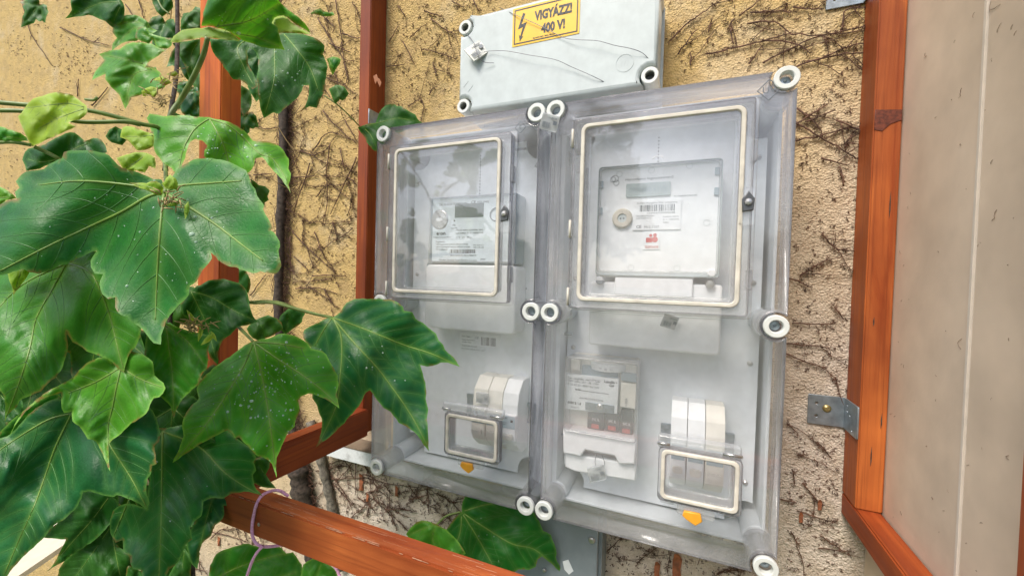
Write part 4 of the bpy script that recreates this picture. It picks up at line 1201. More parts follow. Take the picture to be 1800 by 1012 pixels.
tag(tube("seal_wire", smooth_path(pxpath([(1049, 798), (1046, 812), (1052, 824), (1063, 815), (1058, 800)], 0.034), 5), 0.0004, M["wire"]), "thin wire loop of the seal under the ripple control receiver", "wire")
foil_seal(1049, 832, 0.030, 0.024, -0.25, "clear seal tag hanging under the white ripple control receiver", M["seal"])
foil_seal(1177, 565, 0.030, 0.020, 0.3, "clear seal tag on the right meter's terminal cover", M["seal"])
foil_seal(952, 290, 0.070, 0.017, 0.5, "small clear seal tag deep at the edge of the left meter box", M["seal"])
foil_seal(1001, 280, 0.070, 0.019, 0.6, "clear seal tag beside the hinge of the right meter window", M["seal"])


# ------------------------------------------------------------------ circuit breakers
def breaker(x0, x1, label, body_mat, group):
    t = thing("circuit_breaker", label, "circuit breaker", ((x0 + x1) / 2, 0.085, 0.052), group)
    prof = [(0.0846, 0.050), (0.060, 0.050), (0.040, 0.066), (0.036, 0.070), (0.036, 0.132), (0.040, 0.150), (0.058, 0.168), (0.0846, 0.168)]
    w = x1 - x0 - 0.0009
    n = len(prof)
    vv = [(x0 + 0.0004, y, z) for y, z in prof] + [(x0 + 0.0004 + w, y, z) for y, z in prof]
    ff = [tuple(range(n)), tuple(range(2 * n - 1, n - 1, -1))] + [(i, i + n, (i + 1) % n + n, (i + 1) % n) for i in range(n)]
    me = raw(vv, ff)
    bm = bmesh.new()
    bm.from_mesh(me)
    bmesh.ops.recalc_face_normals(bm, faces=bm.faces)
    bmesh.ops.bevel(bm, geom=list(bm.edges), offset=0.0006, segments=2, affect='EDGES')
    bm.to_mesh(me)
    bm.free()
    link("housing", me, body_mat, t)
    a, b_ = x0 + 0.0012, x1 - 0.0014
    link("nose", box_mesh(a, 0.0305, 0.076, b_, 0.0362, 0.118, 0.0008), body_mat, t)
    pl = link("rating_plate", box_mesh(a + 0.0008, 0.0296, 0.097, b_ - 0.0008, 0.0304, 0.1165, 0.0001), M["rating"], t)
    link("print", merge(text_mesh("C 50", a + 0.0025, 0.1115, 0.0030, 0.0294), text_mesh("6000 A", a + 0.0025, 0.1020, 0.0018, 0.0294), text_mesh("230/400V~", a + 0.0025, 0.1050, 0.0016, 0.0294),
                        raw([(b_ - 0.008, 0.0294, 0.107), (b_ - 0.004, 0.0294, 0.107), (b_ - 0.004, 0.0294, 0.111), (b_ - 0.008, 0.0294, 0.111)], [(0, 1, 2, 3)])), M["ink"], pl)
    link("lever", box_mesh(a + 0.003, 0.0235, 0.080, b_ - 0.003, 0.0304, 0.089, 0.0015), M["cream"], t)
    lathe("screw_hole", [(0.0001, 0.0612), (0.0016, 0.0612)], (x0 + x1) / 2, 0.1645, M["ink"], t, 10)
    return t


xs = (-0.1390, -0.1125, -0.0860, -0.0590)
for i, lab in enumerate(("cream circuit breaker carrying the foil tag, leftmost behind the small left breaker window", "middle of the three cream circuit breakers in the left meter box", "whiter circuit breaker at the right end of the row in the left meter box")):
    breaker(xs[i], xs[i + 1], lab, M["white"] if i == 2 else M["cream"], "circuit breakers in the left meter box")
xs = (0.1645, 0.1855, 0.2075, 0.2310)
for i, lab in enumerate(("white circuit breaker next to the ripple control receiver, first of its row of three", "white middle circuit breaker above the right breaker window", "cream circuit breaker at the right end of the row in the right meter box")):
    breaker(xs[i], xs[i + 1], lab, M["cream"] if i == 2 else M["white"], "circuit breakers in the right meter box")
foil_seal(848, 699, 0.031, 0.020, 0.05, "clear seal tag on the leftmost cream circuit breaker", M["seal"], 0.2)
for nm, (x0, x1), lab in (("mounting_rail", (-0.175, -0.046), "steel mounting rail behind the circuit breakers of the left box"), ("mounting_rail", (0.150, 0.246), "steel mounting rail behind the circuit breakers of the right box")):
    tag(link(nm, merge(box_mesh(x0, 0.0795, 0.092, x1, 0.0846, 0.099, 0.0006), box_mesh(x0, 0.0795, 0.119, x1, 0.0846, 0.126, 0.0006), box_mesh(x0, 0.0825, 0.0985, x1, 0.0845, 0.1195, 0.0)), M["zinc"]), lab, "rail")


# ------------------------------------------------------------------ dead vine on the wall
def wall_pt(px, py, off=0.0025):
    return at(px, py, YW - off)


def dead_vine(label, loc_px, stems, scatter, seed):
    """traced dry stems (one part each) plus a mass of tiny holdfasts; scatter = [(x0,y0,x1,y1,count)] in photo pixels"""
    rr = random.Random(seed)
    t = thing("dead_vine", label, "dead vine", tuple(wall_pt(*loc_px)), "dry vine remains on the wall")
    gs = []

    def holdfast(p, r):
        for _ in range(rr.randint(4, 8)):
            a = rr.uniform(0, 2 * math.pi)
            L = r * rr.uniform(0.4, 1.0)
            d = np.array([math.cos(a), 0, math.sin(a)]) * L
            q = p + d * 0.5 + np.array([0, -rr.uniform(0, 0.003), rr.uniform(-1, 1) * L * 0.25])
            e = p + d + np.array([0, 0.0012, 0])
            rad = rr.uniform(0.00015, 0.00033)
            gs.append(tube_geo([p, q, e], [rad, rad, rad * 0.8], 4))
            s = rr.uniform(0.0005, 0.001)
            gs.append(([e + np.array(k) * s for k in ((1, 0, 0), (0, 0, 1), (-1, 0, 0), (0, 0, -1), (0, -0.8, 0))], [(0, 1, 4), (1, 2, 4), (2, 3, 4), (3, 0, 4)]))

    for st_ in stems:
        rad = st_[0]
        pts = [wall_pt(x, y, 0.002 + rad) for x, y in st_[1:]]
        sp_ = smooth_path(pts, 5)
        sp_ = [q + np.array([rr.uniform(-1, 1), 0, rr.uniform(-1, 1)]) * rad * 0.9 + np.array([0, -abs(rr.gauss(0, 0.0012)), 0]) for q in sp_]
        n = len(sp_)
        tw = [tube_geo(sp_, [rad * (1.15 - 0.6 * i / n) for i in range(n)], 6)]
        for _ in range(rr.choice((1, 2, 2, 3)) if n > 6 else rr.choice((0, 1))):
            k = rr.randrange(1, n - 1)
            d = sp_[k + 1] - sp_[k - 1]
            ang = math.atan2(d[2], d[0]) + rr.choice((-1, 1)) * rr.uniform(0.35, 1.1)
            q, path = sp_[k], [sp_[k]]
            for _ in range(rr.randint(3, 8)):
                ang += rr.uniform(-0.28, 0.28)
                q = q + np.array([math.cos(ang), 0, math.sin(ang)]) * rr.uniform(0.006, 0.012)
                q[1] = YW - 0.002 - rad * 0.7 - abs(rr.gauss(0, 0.0008))
                path.append(q)
                if rr.random() < 0.5:
                    holdfast(q, rr.uniform(0.003, 0.007))
            tw.append(tube_geo(path, [rad * (0.62 - 0.36 * i / len(path)) for i in range(len(path))], 5))
        vx, fx = join_geo(tw)
        link("stem", raw(vx, fx), M["twig"], t, smooth=True)
        for q in sp_:
            if rr.random() < 0.42:
                holdfast(q, rr.uniform(0.004, 0.009))
    for x0, y0, x1, y1, k in scatter:
        for _ in range(k):
            p = wall_pt(rr.uniform(x0, x1), rr.uniform(y0, y1), 0.0012)
            if rr.random() < 0.35:
                holdfast(p, rr.uniform(0.002, 0.006))
            else:
                a = rr.uniform(0, math.pi)
                L = rr.uniform(0.001, 0.005)
                gs.append(tube_geo([p, p + np.array([math.cos(a), -0.1, math.sin(a)]) * L], rr.uniform(0.0003, 0.0007), 4))
    v, f = join_geo(gs)
    o = link("holdfasts", raw(v, f), M["twig"], t)
    o["kind"] = "stuff"
    return t


def sc(pts, ox, oy, s, rad):
    return [(rad, *[(ox + x / s, oy + y / s) for x, y in p]) for p in pts]


st1 = sc([[(95, 185), (180, 100), (240, 60), (320, 0)], [(255, 245), (380, 215), (500, 185), (620, 155), (760, 160), (960, 135)], [(505, 280), (620, 225), (720, 175), (860, 140), (975, 115)],
          [(650, 300), (780, 255), (900, 205), (975, 195)], [(700, 275), (850, 245), (975, 235)], [(400, 75), (500, 0)], [(450, 60), (560, 50), (640, 60)], [(440, 105), (560, 100), (640, 155)],
          [(500, 185), (590, 185), (680, 210), (720, 240)], [(265, 150), (285, 80)], [(380, 85), (350, 130)], [(130, 240), (215, 130)], [(185, 290), (190, 235)], [(445, 285), (500, 210)], [(860, 140), (880, 45), (985, 42)],
          [(640, 30), (700, 40), (780, 45)], [(365, 130), (375, 200)]], 1140, 0, 2.53, 0.0011)
dead_vine("dry brown vine stems on the plaster above the right meter box", (1350, 60), st1, [(1170, 0, 1525, 125, 210), (1390, 120, 1520, 180, 40)], 11)
st2 = sc([[(650, 540), (760, 610), (860, 665), (940, 715)], [(650, 625), (760, 605), (880, 570), (950, 575)], [(700, 545), (830, 490)], [(655, 550), (800, 465)], [(830, 535), (950, 580)], [(870, 655), (890, 620), (950, 590)],
          [(765, 705), (880, 735)], [(850, 740), (870, 830)], [(660, 480), (740, 545), (770, 590)]], 1140, 0, 2.53, 0.0011)
st2 += sc([[(350, 30), (430, 120), (545, 140)], [(290, 245), (390, 185)], [(160, 295), (285, 350)], [(180, 565), (415, 575)], [(145, 685), (390, 710)], [(140, 745), (280, 800), (360, 830), (440, 905)], [(430, 470), (480, 545)], [(220, 290), (280, 240)]], 1340, 400, 3.374, 0.001)
st2 += sc([[(140, 140), (200, 195)], [(310, 245), (400, 340)], [(195, 320), (265, 320)], [(230, 480), (340, 610)], [(200, 640), (430, 710)], [(100, 570), (190, 590)], [(330, 780), (470, 870)], [(320, 850), (510, 870)], [(170, 770), (210, 830)], [(175, 410), (180, 495)]], 1340, 700, 3.243, 0.001)
dead_vine("dry brown vine stems on the plaster strip between right meter box and timber post", (1440, 500), st2, [(1400, 180, 1510, 420, 110), (1395, 420, 1495, 690, 100), (1385, 740, 1480, 1010, 130)], 12)
st3 = sc([[(100, 0), (140, 150), (235, 295)], [(270, 125), (380, 175), (485, 205)], [(410, 470), (480, 390)], [(345, 430), (350, 350)], [(560, 20), (600, 80)], [(620, 0), (640, 80)]], 0, 0, 2.53, 0.0016)
dead_vine("scattered dry vine scraps on the yellow wall at the upper left", (70, 80), st3, [(0, 0, 180, 180, 90), (95, 80, 165, 135, 120), (10, 60, 45, 100, 50), (40, 20, 85, 50, 60), (0, 170, 120, 300, 90), (100, 60, 180, 130, 50), (150, 165, 260, 300, 130), (0, 260, 60, 350, 90), (240, 0, 340, 80, 120), (250, 140, 330, 210, 90)], 13)
st4 = sc([[(255, 220), (300, 135)], [(325, 220), (380, 330)], [(420, 260), (500, 275), (600, 310)], [(240, 350), (330, 340)], [(360, 200), (440, 130)], [(470, 100), (550, 160), (600, 180)], [(300, 30), (335, 90)], [(480, 330), (500, 400)], [(460, 500), (480, 460)],
          [(350, 560), (420, 515)], [(420, 520), (440, 580)], [(440, 60), (520, 90)], [(690, 0), (720, 60)], [(580, 10), (640, 40)]], 600, 0, 2.977, 0.001)
dead_vine("dry vine twigs on the yellow wall between the rear timber post and the junction box", (740, 90), st4, [(690, 0, 800, 190, 260), (800, 0, 870, 20, 30)], 14)
st5 = sc([[(470, 40), (550, 130), (640, 205)], [(640, 270), (580, 400), (510, 550)], [(510, 200), (490, 330), (495, 480), (470, 610)], [(410, 300), (330, 540)], [(320, 640), (420, 740), (540, 850)], [(310, 660), (310, 900)], [(420, 855), (590, 855)],
          [(340, 920), (450, 915), (540, 945)], [(480, 920), (530, 1010)], [(430, 640), (480, 760)], [(360, 240), (430, 260), (500, 230)], [(560, 230), (575, 330)], [(310, 370), (450, 365)], [(330, 760), (400, 830)], [(280, 800), (350, 860)], [(600, 370), (640, 410)],
          [(115, 950), (190, 850)], [(80, 90), (180, 130), (250, 125)], [(130, 360), (220, 350)], [(520, 590), (545, 670)], [(440, 470), (480, 415)], [(420, 240), (500, 150), (600, 180)]], 400, 180, 2.81, 0.0013)
st5 += sc([[(1010, 130), (1110, 290), (1180, 400), (1220, 550)], [(1130, 0), (1160, 180), (1190, 430), (1220, 560)], [(1180, 230), (1250, 260), (1320, 265)], [(1090, 300), (1230, 360)], [(1120, 480), (1150, 590)], [(1200, 830), (1270, 960)], [(1040, 110), (1130, 190)]], 300, 0, 3.893, 0.0013)
dead_vine("tangle of dark vine stems on the wall between front and rear left posts", (570, 340), st5, [(505, 190, 630, 530, 420), (430, 200, 490, 500, 60), (560, 20, 640, 200, 150), (480, 0, 560, 60, 60)], 15)
st6 = sc([[(240, 640), (420, 635), (620, 625), (780, 660), (950, 700), (1250, 740)], [(650, 800), (800, 745), (920, 700)], [(560, 430), (640, 500), (740, 650)], [(540, 450), (540, 820)], [(740, 650), (800, 800)], [(240, 560), (420, 800), (500, 980)], [(300, 700), (440, 850), (540, 960)],
          [(640, 860), (720, 960), (800, 900)], [(860, 980), (1050, 970), (1200, 1000)], [(1130, 870), (1250, 840)], [(640, 580), (760, 640)], [(250, 470), (420, 440), (520, 620)], [(560, 840), (690, 930), (760, 1010)], [(860, 700), (930, 800)]], 540, 740, 6.325, 0.0011)
st6 += sc([[(100, 80), (220, 50), (330, 30)], [(330, 30), (430, 90), (520, 180)], [(430, 100), (540, 95)], [(20, 160), (110, 170)], [(10, 260), (80, 340)]], 700, 860, 4.737, 0.001)
st6 += sc([[(750, 710), (880, 740), (990, 775)], [(750, 750), (820, 690), (900, 690)], [(600, 950), (720, 975)], [(970, 690), (1000, 770)], [(660, 900), (680, 1000)]], 180, 752, 3.893, 0.0012)
dead_vine("web of thin dark vine stems on the wall below the left meter box", (640, 850), st6, [(560, 790, 800, 930, 420), (395, 910, 470, 1010, 110), (470, 960, 560, 1010, 40), (1060, 940, 1330, 1010, 190)], 16)

def long_stems(boxes, seed):
    rr = random.Random(seed)
    out = []
    for x0, y0, x1, y1, k in boxes:
        for _ in range(k):
            x, y = rr.uniform(x0, x1), rr.uniform(y0, y1)
            a = rr.uniform(0, 2 * math.pi)
            p = [(x, y)]
            for _ in range(rr.randint(4, 9)):
                a += rr.uniform(-0.35, 0.35)
                x, y = x + 14 * math.cos(a), y + 14 * math.sin(a)
                if not (x0 < x < x1 and y0 < y < y1):
                    break
                p.append((x, y))
            if len(p) > 3:
                out.append((rr.uniform(0.0005, 0.0009), *p))
    return out


dead_vine("fine web of thin dry stems spread over the shaded wall behind the front post", (520, 400), long_stems([(505, 190, 628, 535, 26), (430, 220, 490, 520, 8), (500, 0, 640, 190, 12)], 3), [], 21)
dead_vine("fine web of thin dry stems below the left meter box, behind the front rail", (650, 880), long_stems([(545, 790, 815, 935, 26), (400, 905, 470, 1010, 6)], 4), [], 22)
dead_vine("loose thin dry stems at the wall foot below the right meter box", (1200, 980), long_stems([(1062, 935, 1325, 1012, 16)], 5), [], 23)
# old hairy trunk climbing the wall
tr = thing("vine_trunk", "old dark hairy vine trunk climbing the wall behind the ivy leaves", "vine trunk", tuple(wall_pt(540, 860)))
tp = [wall_pt(560, 1010, 0.012), wall_pt(548, 940, 0.014), wall_pt(530, 860, 0.018), wall_pt(522, 800, 0.02), wall_pt(505, 700, 0.018), wall_pt(490, 560, 0.016), wall_pt(492, 440, 0.016), wall_pt(496, 320, 0.014), wall_pt(499, 200, 0.013), wall_pt(488, 80, 0.013), wall_pt(470, -40, 0.012)]
tps = smooth_path(tp, 8)
tube("bark", tps, [(0.022 if i < 22 else 0.0105) * (1 + 0.22 * math.sin(i * 1.9) * math.sin(i * 0.7)) for i in range(len(tps))], M["bark"], tr, 12)
tp2 = [wall_pt(600, 1000, 0.008), wall_pt(585, 900, 0.010), wall_pt(572, 840, 0.011), wall_pt(560, 790, 0.012), wall_pt(545, 740, 0.012)]
tube("bark", smooth_path(tp2, 6), [0.010 * (1 + 0.2 * math.sin(i * 2.1)) for i in range(25)], plain("pale_bark", (0.17, 0.15, 0.12), 0.9, var=0.6, scale=150, bmp=0.004), tr, 9)
hs = []
for q in tps:
    for _ in range(30):
        a = random.uniform(-1, 1)
        L = random.uniform(0.018, 0.05)
        hs.append(tube_geo([q, q + np.array([a * L * 0.6, 0.004, random.uniform(-0.4, 0.4) * L]), q + np.array([a * L, 0.010, random.uniform(-0.6, 0.6) * L])], 0.0006, 4))
v, f = join_geo(hs)
o = link("rootlets", raw(v, f), M["twig"], tr)
o["kind"] = "stuff"

# dead leaf scraps caught in the web
for i, (px_, py_, s, lab) in enumerate(((634, 847, 0.020, "long rust brown dead leaf hanging on the wall below the left meter box"), (697, 862, 0.012, "small orange dead leaf on the wall just under the left meter box"), (646, 873, 0.010, "curled brown dead leaf on the wall beside the long rust one"),
                                        (1190, 995, 0.022, "large brown dead leaf at the wall foot under the right meter box"), (1155, 1000, 0.014, "small brown dead leaf under the right meter box"), (1441, 886, 0.008, "tiny red dead leaf on the plaster strip by the right post"), (1408, 908, 0.008, "tiny rust dead leaf on the plaster near the lower right box corner"),
                                        (384, 950, 0.014, "dark red dead leaf on the wall left of the front rail"))):
    c = wall_pt(px_, py_, 0.004)
    pts = [(-0.35, -1.0), (0.05, -0.85), (0.4, -0.95), (0.3, -0.2), (0.42, 0.5), (0.1, 1.0), (-0.25, 0.9), (-0.4, 0.2)]
    me = slab_mesh([[(c[0] + a * s * 0.8, c[2] + b_ * s) for a, b_ in pts]], c[1] - 0.0008, c[1], 0)
    for v in me.vertices:
        v.co.y += 2.5 * ((v.co.x - c[0]) ** 2) / s - 0.002
    tag(link("dead_leaf", me, M["deadleaf"]), lab, "dead leaf")

# ------------------------------------------------------------------ the climbing vine (ivy) with its leaves
vine = thing("climbing_vine", "lush green climbing vine with big glossy three pointed leaves hanging over the timber frame", "vine", (-0.42, -0.25, -0.3))


def inside(poly, P):
    x, y = P[:, 0], P[:, 1]
    r = np.zeros(len(P), bool)
    n = len(poly)
    for i in range(n):
        x1, y1 = poly[i]
        x2, y2 = poly[(i + 1) % n]
        c = (y1 > y) != (y2 > y)
        r ^= c & (x < (x2 - x1) * (y - y1) / ((y2 - y1) if y2 != y1 else 1e-9) + x1)
    return r


def seg_dist(P, line):
    d = np.full(len(P), 1e9)
    for a, b_ in zip(line[:-1], line[1:]):
        a, b_ = np.asarray(a, float), np.asarray(b_, float)
        ab = b_ - a
        t = np.clip(((P - a) @ ab) / (ab @ ab + 1e-9), 0, 1)
        d = np.minimum(d, np.hypot(*(P - (a + t[:, None] * ab)).T))
    return d


def spline2(pts, k, closed, sharp):
    pts = [np.asarray(p[:2], float) for p in pts]
    n = len(pts)
    out = []
    rng = range(n) if closed else range(n - 1)
    for i in rng:
        p0, p1, p2, p3 = pts[i - 1] if (closed or i > 0) else pts[i], pts[i], pts[(i + 1) % n], pts[(i + 2) % n] if (closed or i + 2 < n) else pts[(i + 1) % n]
        if i in sharp:
            p0 = p1 - (p2 - p1) * 0.5
        if (i + 1) % n in sharp:
            p3 = p2 + (p2 - p1) * 0.5
        L = np.linalg.norm(p2 - p1)
        kk = max(1, min(8, int(L / k)))
        m1, m2 = (p2 - p0) * 0.5, (p3 - p1) * 0.5
        for m in (m1, m2):
            q = np.linalg.norm(m)
            if q > L:
                m *= L / q
        for j in range(kk):
            t = j / kk
            out.append((2 * t ** 3 - 3 * t ** 2 + 1) * p1 + (t ** 3 - 2 * t ** 2 + t) * m1 + (-2 * t ** 3 + 3 * t ** 2) * p2 + (t ** 3 - t ** 2) * m2)
    if not closed:
        out.append(pts[-1])
    return out


def auto_sharp(pts):
    """vertices where the traced outline turns sharply (tooth tips and notches)"""
    s = set()
    n = len(pts)
    for i in range(n):
        a, b_, c = (np.asarray(pts[(i + k) % n][:2], float) for k in (-1, 0, 1))
        u, v = b_ - a, c - b_
        if u @ v < 0.30 * np.linalg.norm(u) * np.linalg.norm(v):
            s.add(i)
    return s


LEAF_N = 0


def leaf(outline, base, veins, w0, ax=0.0, ay=0.0, mat="leaf", quilt=1.0, cup=1.0, drops=0, label=None, sub=True, wave=1.0, teeth=True):
    """outline, base and veins are traced in photo pixels; the blade lies on a tilted plane at depth w0
    (1/depth grows by ax, ay per 1000 px to the right, downward) and is bulged and veined in relief"""
    global LEAF_N
    LEAF_N += 1
    rr = random.Random(LEAF_N * 13 + 5)
    base = np.asarray(base, float)
    O = spline2(outline, 7.0, True, auto_sharp(outline))
    # a little irregular serration
    if teeth:
        O2 = []
        for i, p in enumerate(O):
            t = O[(i + 1) % len(O)] - O[i - 1]
            nn = np.array([t[1], -t[0]]) / (np.linalg.norm(t) + 1e-9)
            O2.append(p + nn * rr.uniform(-0.9, 0.9))
        O = O2
    O = np.array(O)
    lo, hi = O.min(0), O.max(0)
    size = max(hi - lo)
    st = max(3.6, size / 72)
    gx, gy = np.meshgrid(np.arange(lo[0], hi[0], st), np.arange(lo[1], hi[1], st * 0.87))
    gx[1::2] += st / 2
    G = np.c_[gx.ravel(), gy.ravel()] + RNG.uniform(-0.2, 0.2, (gx.size, 2)) * st
    G = G[inside(O, G)]
    de = seg_dist(G, list(O) + [O[0]])
    G = G[de > st * 0.55]
    P = np.vstack([O, G])
    n = len(O)
    res = delaunay_2d_cdt([Vector(p) for p in P], [(i, (i + 1) % n) for i in range(n)], [], 1, 1e-5)
    Pv = np.array([tuple(v) for v in res[0]])
    faces = [tuple(f) for f in res[2]]
    # keep triangles whose centre lies inside
    cen = np.array([Pv[list(f)].mean(0) for f in faces])
    ok = inside(O, cen)
    faces = [f for f, k in zip(faces, ok) if k]
    # veins
    prim = [spline2([tuple(base)] + list(v), 8.0, False, ()) for v in veins]
    side = []
    for v in prim:
        L = np.cumsum([0] + [np.linalg.norm(b_ - a) for a, b_ in zip(v[:-1], v[1:])])
        gap = max(15.0, size * 0.085)
        s = gap * 0.9
        k = 0
        while s < L[-1] * 0.93:
            i = min(int(np.searchsorted(L, s)), len(v) - 1)
            t = v[i] - v[i - 1]
            t = t / (np.linalg.norm(t) + 1e-9)
            for sg in (-1, 1):
                ang = sg * math.radians(rr.uniform(44, 58))
                d = np.array([t[0] * math.cos(ang) - t[1] * math.sin(ang), t[0] * math.sin(ang) + t[1] * math.cos(ang)])
                p = v[i] + t * rr.uniform(-0.25, 0.25) * gap
                path = [v[i]]
                mx = min(size * 0.30, (L[-1] - s) * 0.75 + size * 0.06)
                q = 0
                while q < mx:
                    p = path[-1] + d * 7
                    if not inside(O, p[None])[0]:
                        break
                    if q > 14 and any(seg_dist(p[None], list(o_))[0] < 9 for o_ in prim if o_ is not v):
                        break
                    path.append(p)
                    d = d * 0.94 + t * 0.06 + np.array([rr.uniform(-1, 1), rr.uniform(-1, 1)]) * 0.05
                    d /= np.linalg.norm(d)
                    q += 7
                if len(path) > 3:
                    side.append(path)
            s += gap * rr.uniform(0.8, 1.2)
            k += 1
    ph = [rr.uniform(0, 6.28) for _ in range(6)]
    mpp = w0 / F_PX

    def height(Q):
        """relief towards the camera in metres at pixels Q"""
        d1 = np.full(len(Q), 1e9)
        for v in prim:
            d1 = np.minimum(d1, seg_dist(Q, v))
        d2 = d1.copy()
        for v in side:
            d2 = np.minimum(d2, seg_dist(Q, v))
        dE = seg_dist(Q, list(O) + [O[0]])
        rel = (Q - base) / size
        qs = size * 0.035
        h = quilt * (0.0014 * (1 - np.exp(-(d2 / qs) ** 2)) + 0.0026 * (1 - np.exp(-(d1 / (qs * 2.6)) ** 2)))
        h += wave * 0.010 * size * mpp / 0.15 * (np.sin(rel[:, 0] * 7 + ph[0]) * np.sin(rel[:, 1] * 6 + ph[1]) + 0.5 * np.sin(rel[:, 0] * 15 + ph[2]) * np.sin(rel[:, 1] * 13 + ph[3]))
        h -= cup * 0.10 * size * mpp * (rel ** 2).sum(1)
        h -= 0.0022 * np.exp(-dE / (size * 0.03)) * (1 + 0.8 * np.sin(rel[:, 0] * 34 + ph[4]) * np.sin(rel[:, 1] * 31 + ph[5]))
        return h, d1, d2, dE

    def world(Q, lift=0.0):
        h = height(Q)[0]
        inv = (1 / w0) * (1 + ax * (Q[:, 0] - base[0]) / 1000 + ay * (Q[:, 1] - base[1]) / 1000)
        w = 1 / inv - h - lift
        return np.array([atw(x, y, q) for (x, y), q in zip(Q, w)])

    h, d1, d2, dE = height(Pv)
    W = world(Pv)
    # faces must look at the camera
    f0 = faces[len(faces) // 2]
    a, b_, c = (W[i] for i in f0)
    if np.cross(b_ - a, c - a) @ (CAM - a) < 0:
        faces = [f[::-1] for f in faces]
    me = raw(W, faces, "leaf")
    at_ = me.color_attributes.new("mark", 'FLOAT_COLOR', 'POINT')
    vv = np.zeros((len(Pv), 4), np.float32)
    vv[:, 0] = np.exp(-(d1 / (size * 0.012 + 1.5)) ** 2) + 0.5 * np.exp(-(d2 / (size * 0.010 + 1)) ** 2)
    vv[:, 1] = np.exp(-(dE / 2.2) ** 2)
    vv[:, 3] = 1
    at_.data.foreach_set("color", vv.ravel())
    lf = link("leaf", me, M[mat], vine, smooth=True, label=label)
    if sub and prim:
        gs = []
        for v in prim:
            Q = np.array(v)
            Q = Q[inside(O, Q)]
            if len(Q) > 2:
                k = len(Q)
                r0 = max(0.00045, size * mpp * 0.0055)
                gs.append(tube_geo(world(Q, 0.0001), [r0 * (1 - 0.72 * i / k) for i in range(k)], 5))
        if gs:
            vx, fx = join_geo(gs)
            link("main_veins", raw(vx, fx), M["vein"], lf, smooth=True)
        gs = []
        for v in side:
            Q = np.array(v)
            k = len(Q)
            gs.append(tube_geo(world(Q, 0.0), [size * mpp * 0.0021 * (1 - 0.75 * i / k) for i in range(k)], 4))
        if gs:
            vx, fx = join_geo(gs)
            o_ = link("side_veins", raw(vx, fx), M["vein_dim"], lf, smooth=True)
            o_["kind"] = "stuff"
    if drops:
        gs = []
        c0 = np.array([base + (np.array(v[len(v) // 2][:2]) - base) * 0.8 for v in veins]).mean(0)
        for _ in range(drops * 4):
            if len(gs) >= drops:
                break
            q = c0 + np.array([rr.gauss(0, size * 0.17), rr.gauss(0, size * 0.17)])
            if not inside(O, q[None])[0]:
                continue
            p = world(q[None], 0.0)[0]
            r_ = min(0.0022, 0.0005 * math.exp(rr.gauss(0.25, 0.45)))
            nrm = (CAM - p) / np.linalg.norm(CAM - p)
            t1 = np.cross(nrm, [0, 0, 1.0])
            t1 /= np.linalg.norm(t1)
            t2 = np.cross(nrm, t1)
            vv_, ff_ = [p + nrm * r_ * 0.6], []
            for ring, (rad, hh) in enumerate(((0.6, 0.45), (1.0, 0.0))):
                for k in range(8):
                    an = 2 * math.pi * k / 8
                    vv_.append(p + (t1 * math.cos(an) + t2 * math.sin(an)) * r_ * rad + nrm * r_ * hh)
            for k in range(8):
                ff_.append((0, 1 + k, 1 + (k + 1) % 8))
                ff_.append((1 + k, 9 + k, 9 + (k + 1) % 8, 1 + (k + 1) % 8))
            gs.append((vv_, ff_))
        vx, fx = join_geo(gs)
        o_ = link("water_drops", raw(vx, fx), M["drop"], lf, smooth=True)
        o_["kind"] = "stuff"
    return world


# --- A: the biggest leaf in the middle
leaf([(292, 336), (271, 316), (241, 303), (213, 294), (198, 279), (185, 270), (159, 265), (134, 264), (113, 268), (108, 278), (87, 288), (77, 297), (46, 302), (27, 319), (35, 330), (26, 337), (30, 351), (15, 352), (-2, 361), (-35, 385), (-55, 430), (-50, 478),
      (0, 484), (41, 472), (51, 478), (72, 480), (87, 476), (105, 467), (116, 465), (134, 455), (164, 442), (170, 441), (159, 458), (160, 470), (167, 480), (181, 482), (175, 499), (180, 517), (190, 525), (202, 523), (203, 540), (213, 554), (223, 557),
      (231, 566), (244, 572), (257, 588), (270, 603), (283, 606), (286, 580), (299, 554), (314, 536), (332, 518), (334, 503), (345, 495), (357, 474), (366, 465), (372, 454), (371, 444), (378, 451), (391, 462), (404, 468), (415, 469), (430, 476), (451, 480),
      (458, 477), (476, 481), (485, 482), (494, 467), (490, 441), (493, 433), (487, 415), (476, 405), (479, 400), (472, 385), (463, 368), (465, 361), (451, 344), (449, 332), (440, 321), (439, 311), (432, 300), (400, 284), (350, 279), (312, 298)],
     (291, 338), [[(262, 345), (215, 372), (150, 402), (90, 430), (0, 476)], [(287, 350), (281, 420), (276, 500), (273, 562)], [(308, 350), (345, 372), (385, 399), (425, 430), (462, 458)], [(225, 325), (140, 318), (70, 325)], [(315, 327), (370, 322), (425, 318)]],
     0.34, 0.10, 0.35, "leaf_blue", 0.9, 0.5, 60, "largest dark green leaf with pale main veins in the middle of the vine")
# --- D: upper leaf with the bite
leaf([(368, 207), (350, 206), (317, 203), (286, 204), (263, 200), (258, 208), (268, 234), (272, 265), (286, 285), (302, 296), (312, 317), (320, 293), (329, 265), (334, 249), (343, 245), (356, 248), (365, 256), (359, 265), (359, 275), (368, 281), (384, 288), (386, 303),
      (384, 320), (404, 316), (420, 308), (438, 303), (447, 290), (448, 278), (461, 276), (471, 290), (487, 306), (499, 322), (511, 339), (508, 324), (512, 306), (507, 296), (507, 280), (498, 265), (484, 253), (466, 248), (445, 247), (430, 230), (417, 222), (394, 212)],
     (368, 209), [[(348, 222), (333, 240), (320, 270), (313, 308)], [(382, 232), (394, 258), (401, 285), (398, 308)], [(400, 220), (430, 244), (456, 270), (480, 280), (505, 318)]], 0.43, -0.15, 0.5, "leaf_bright", 1.0, 1.0, 50, "glossy leaf with a rounded bite showing the post behind it")
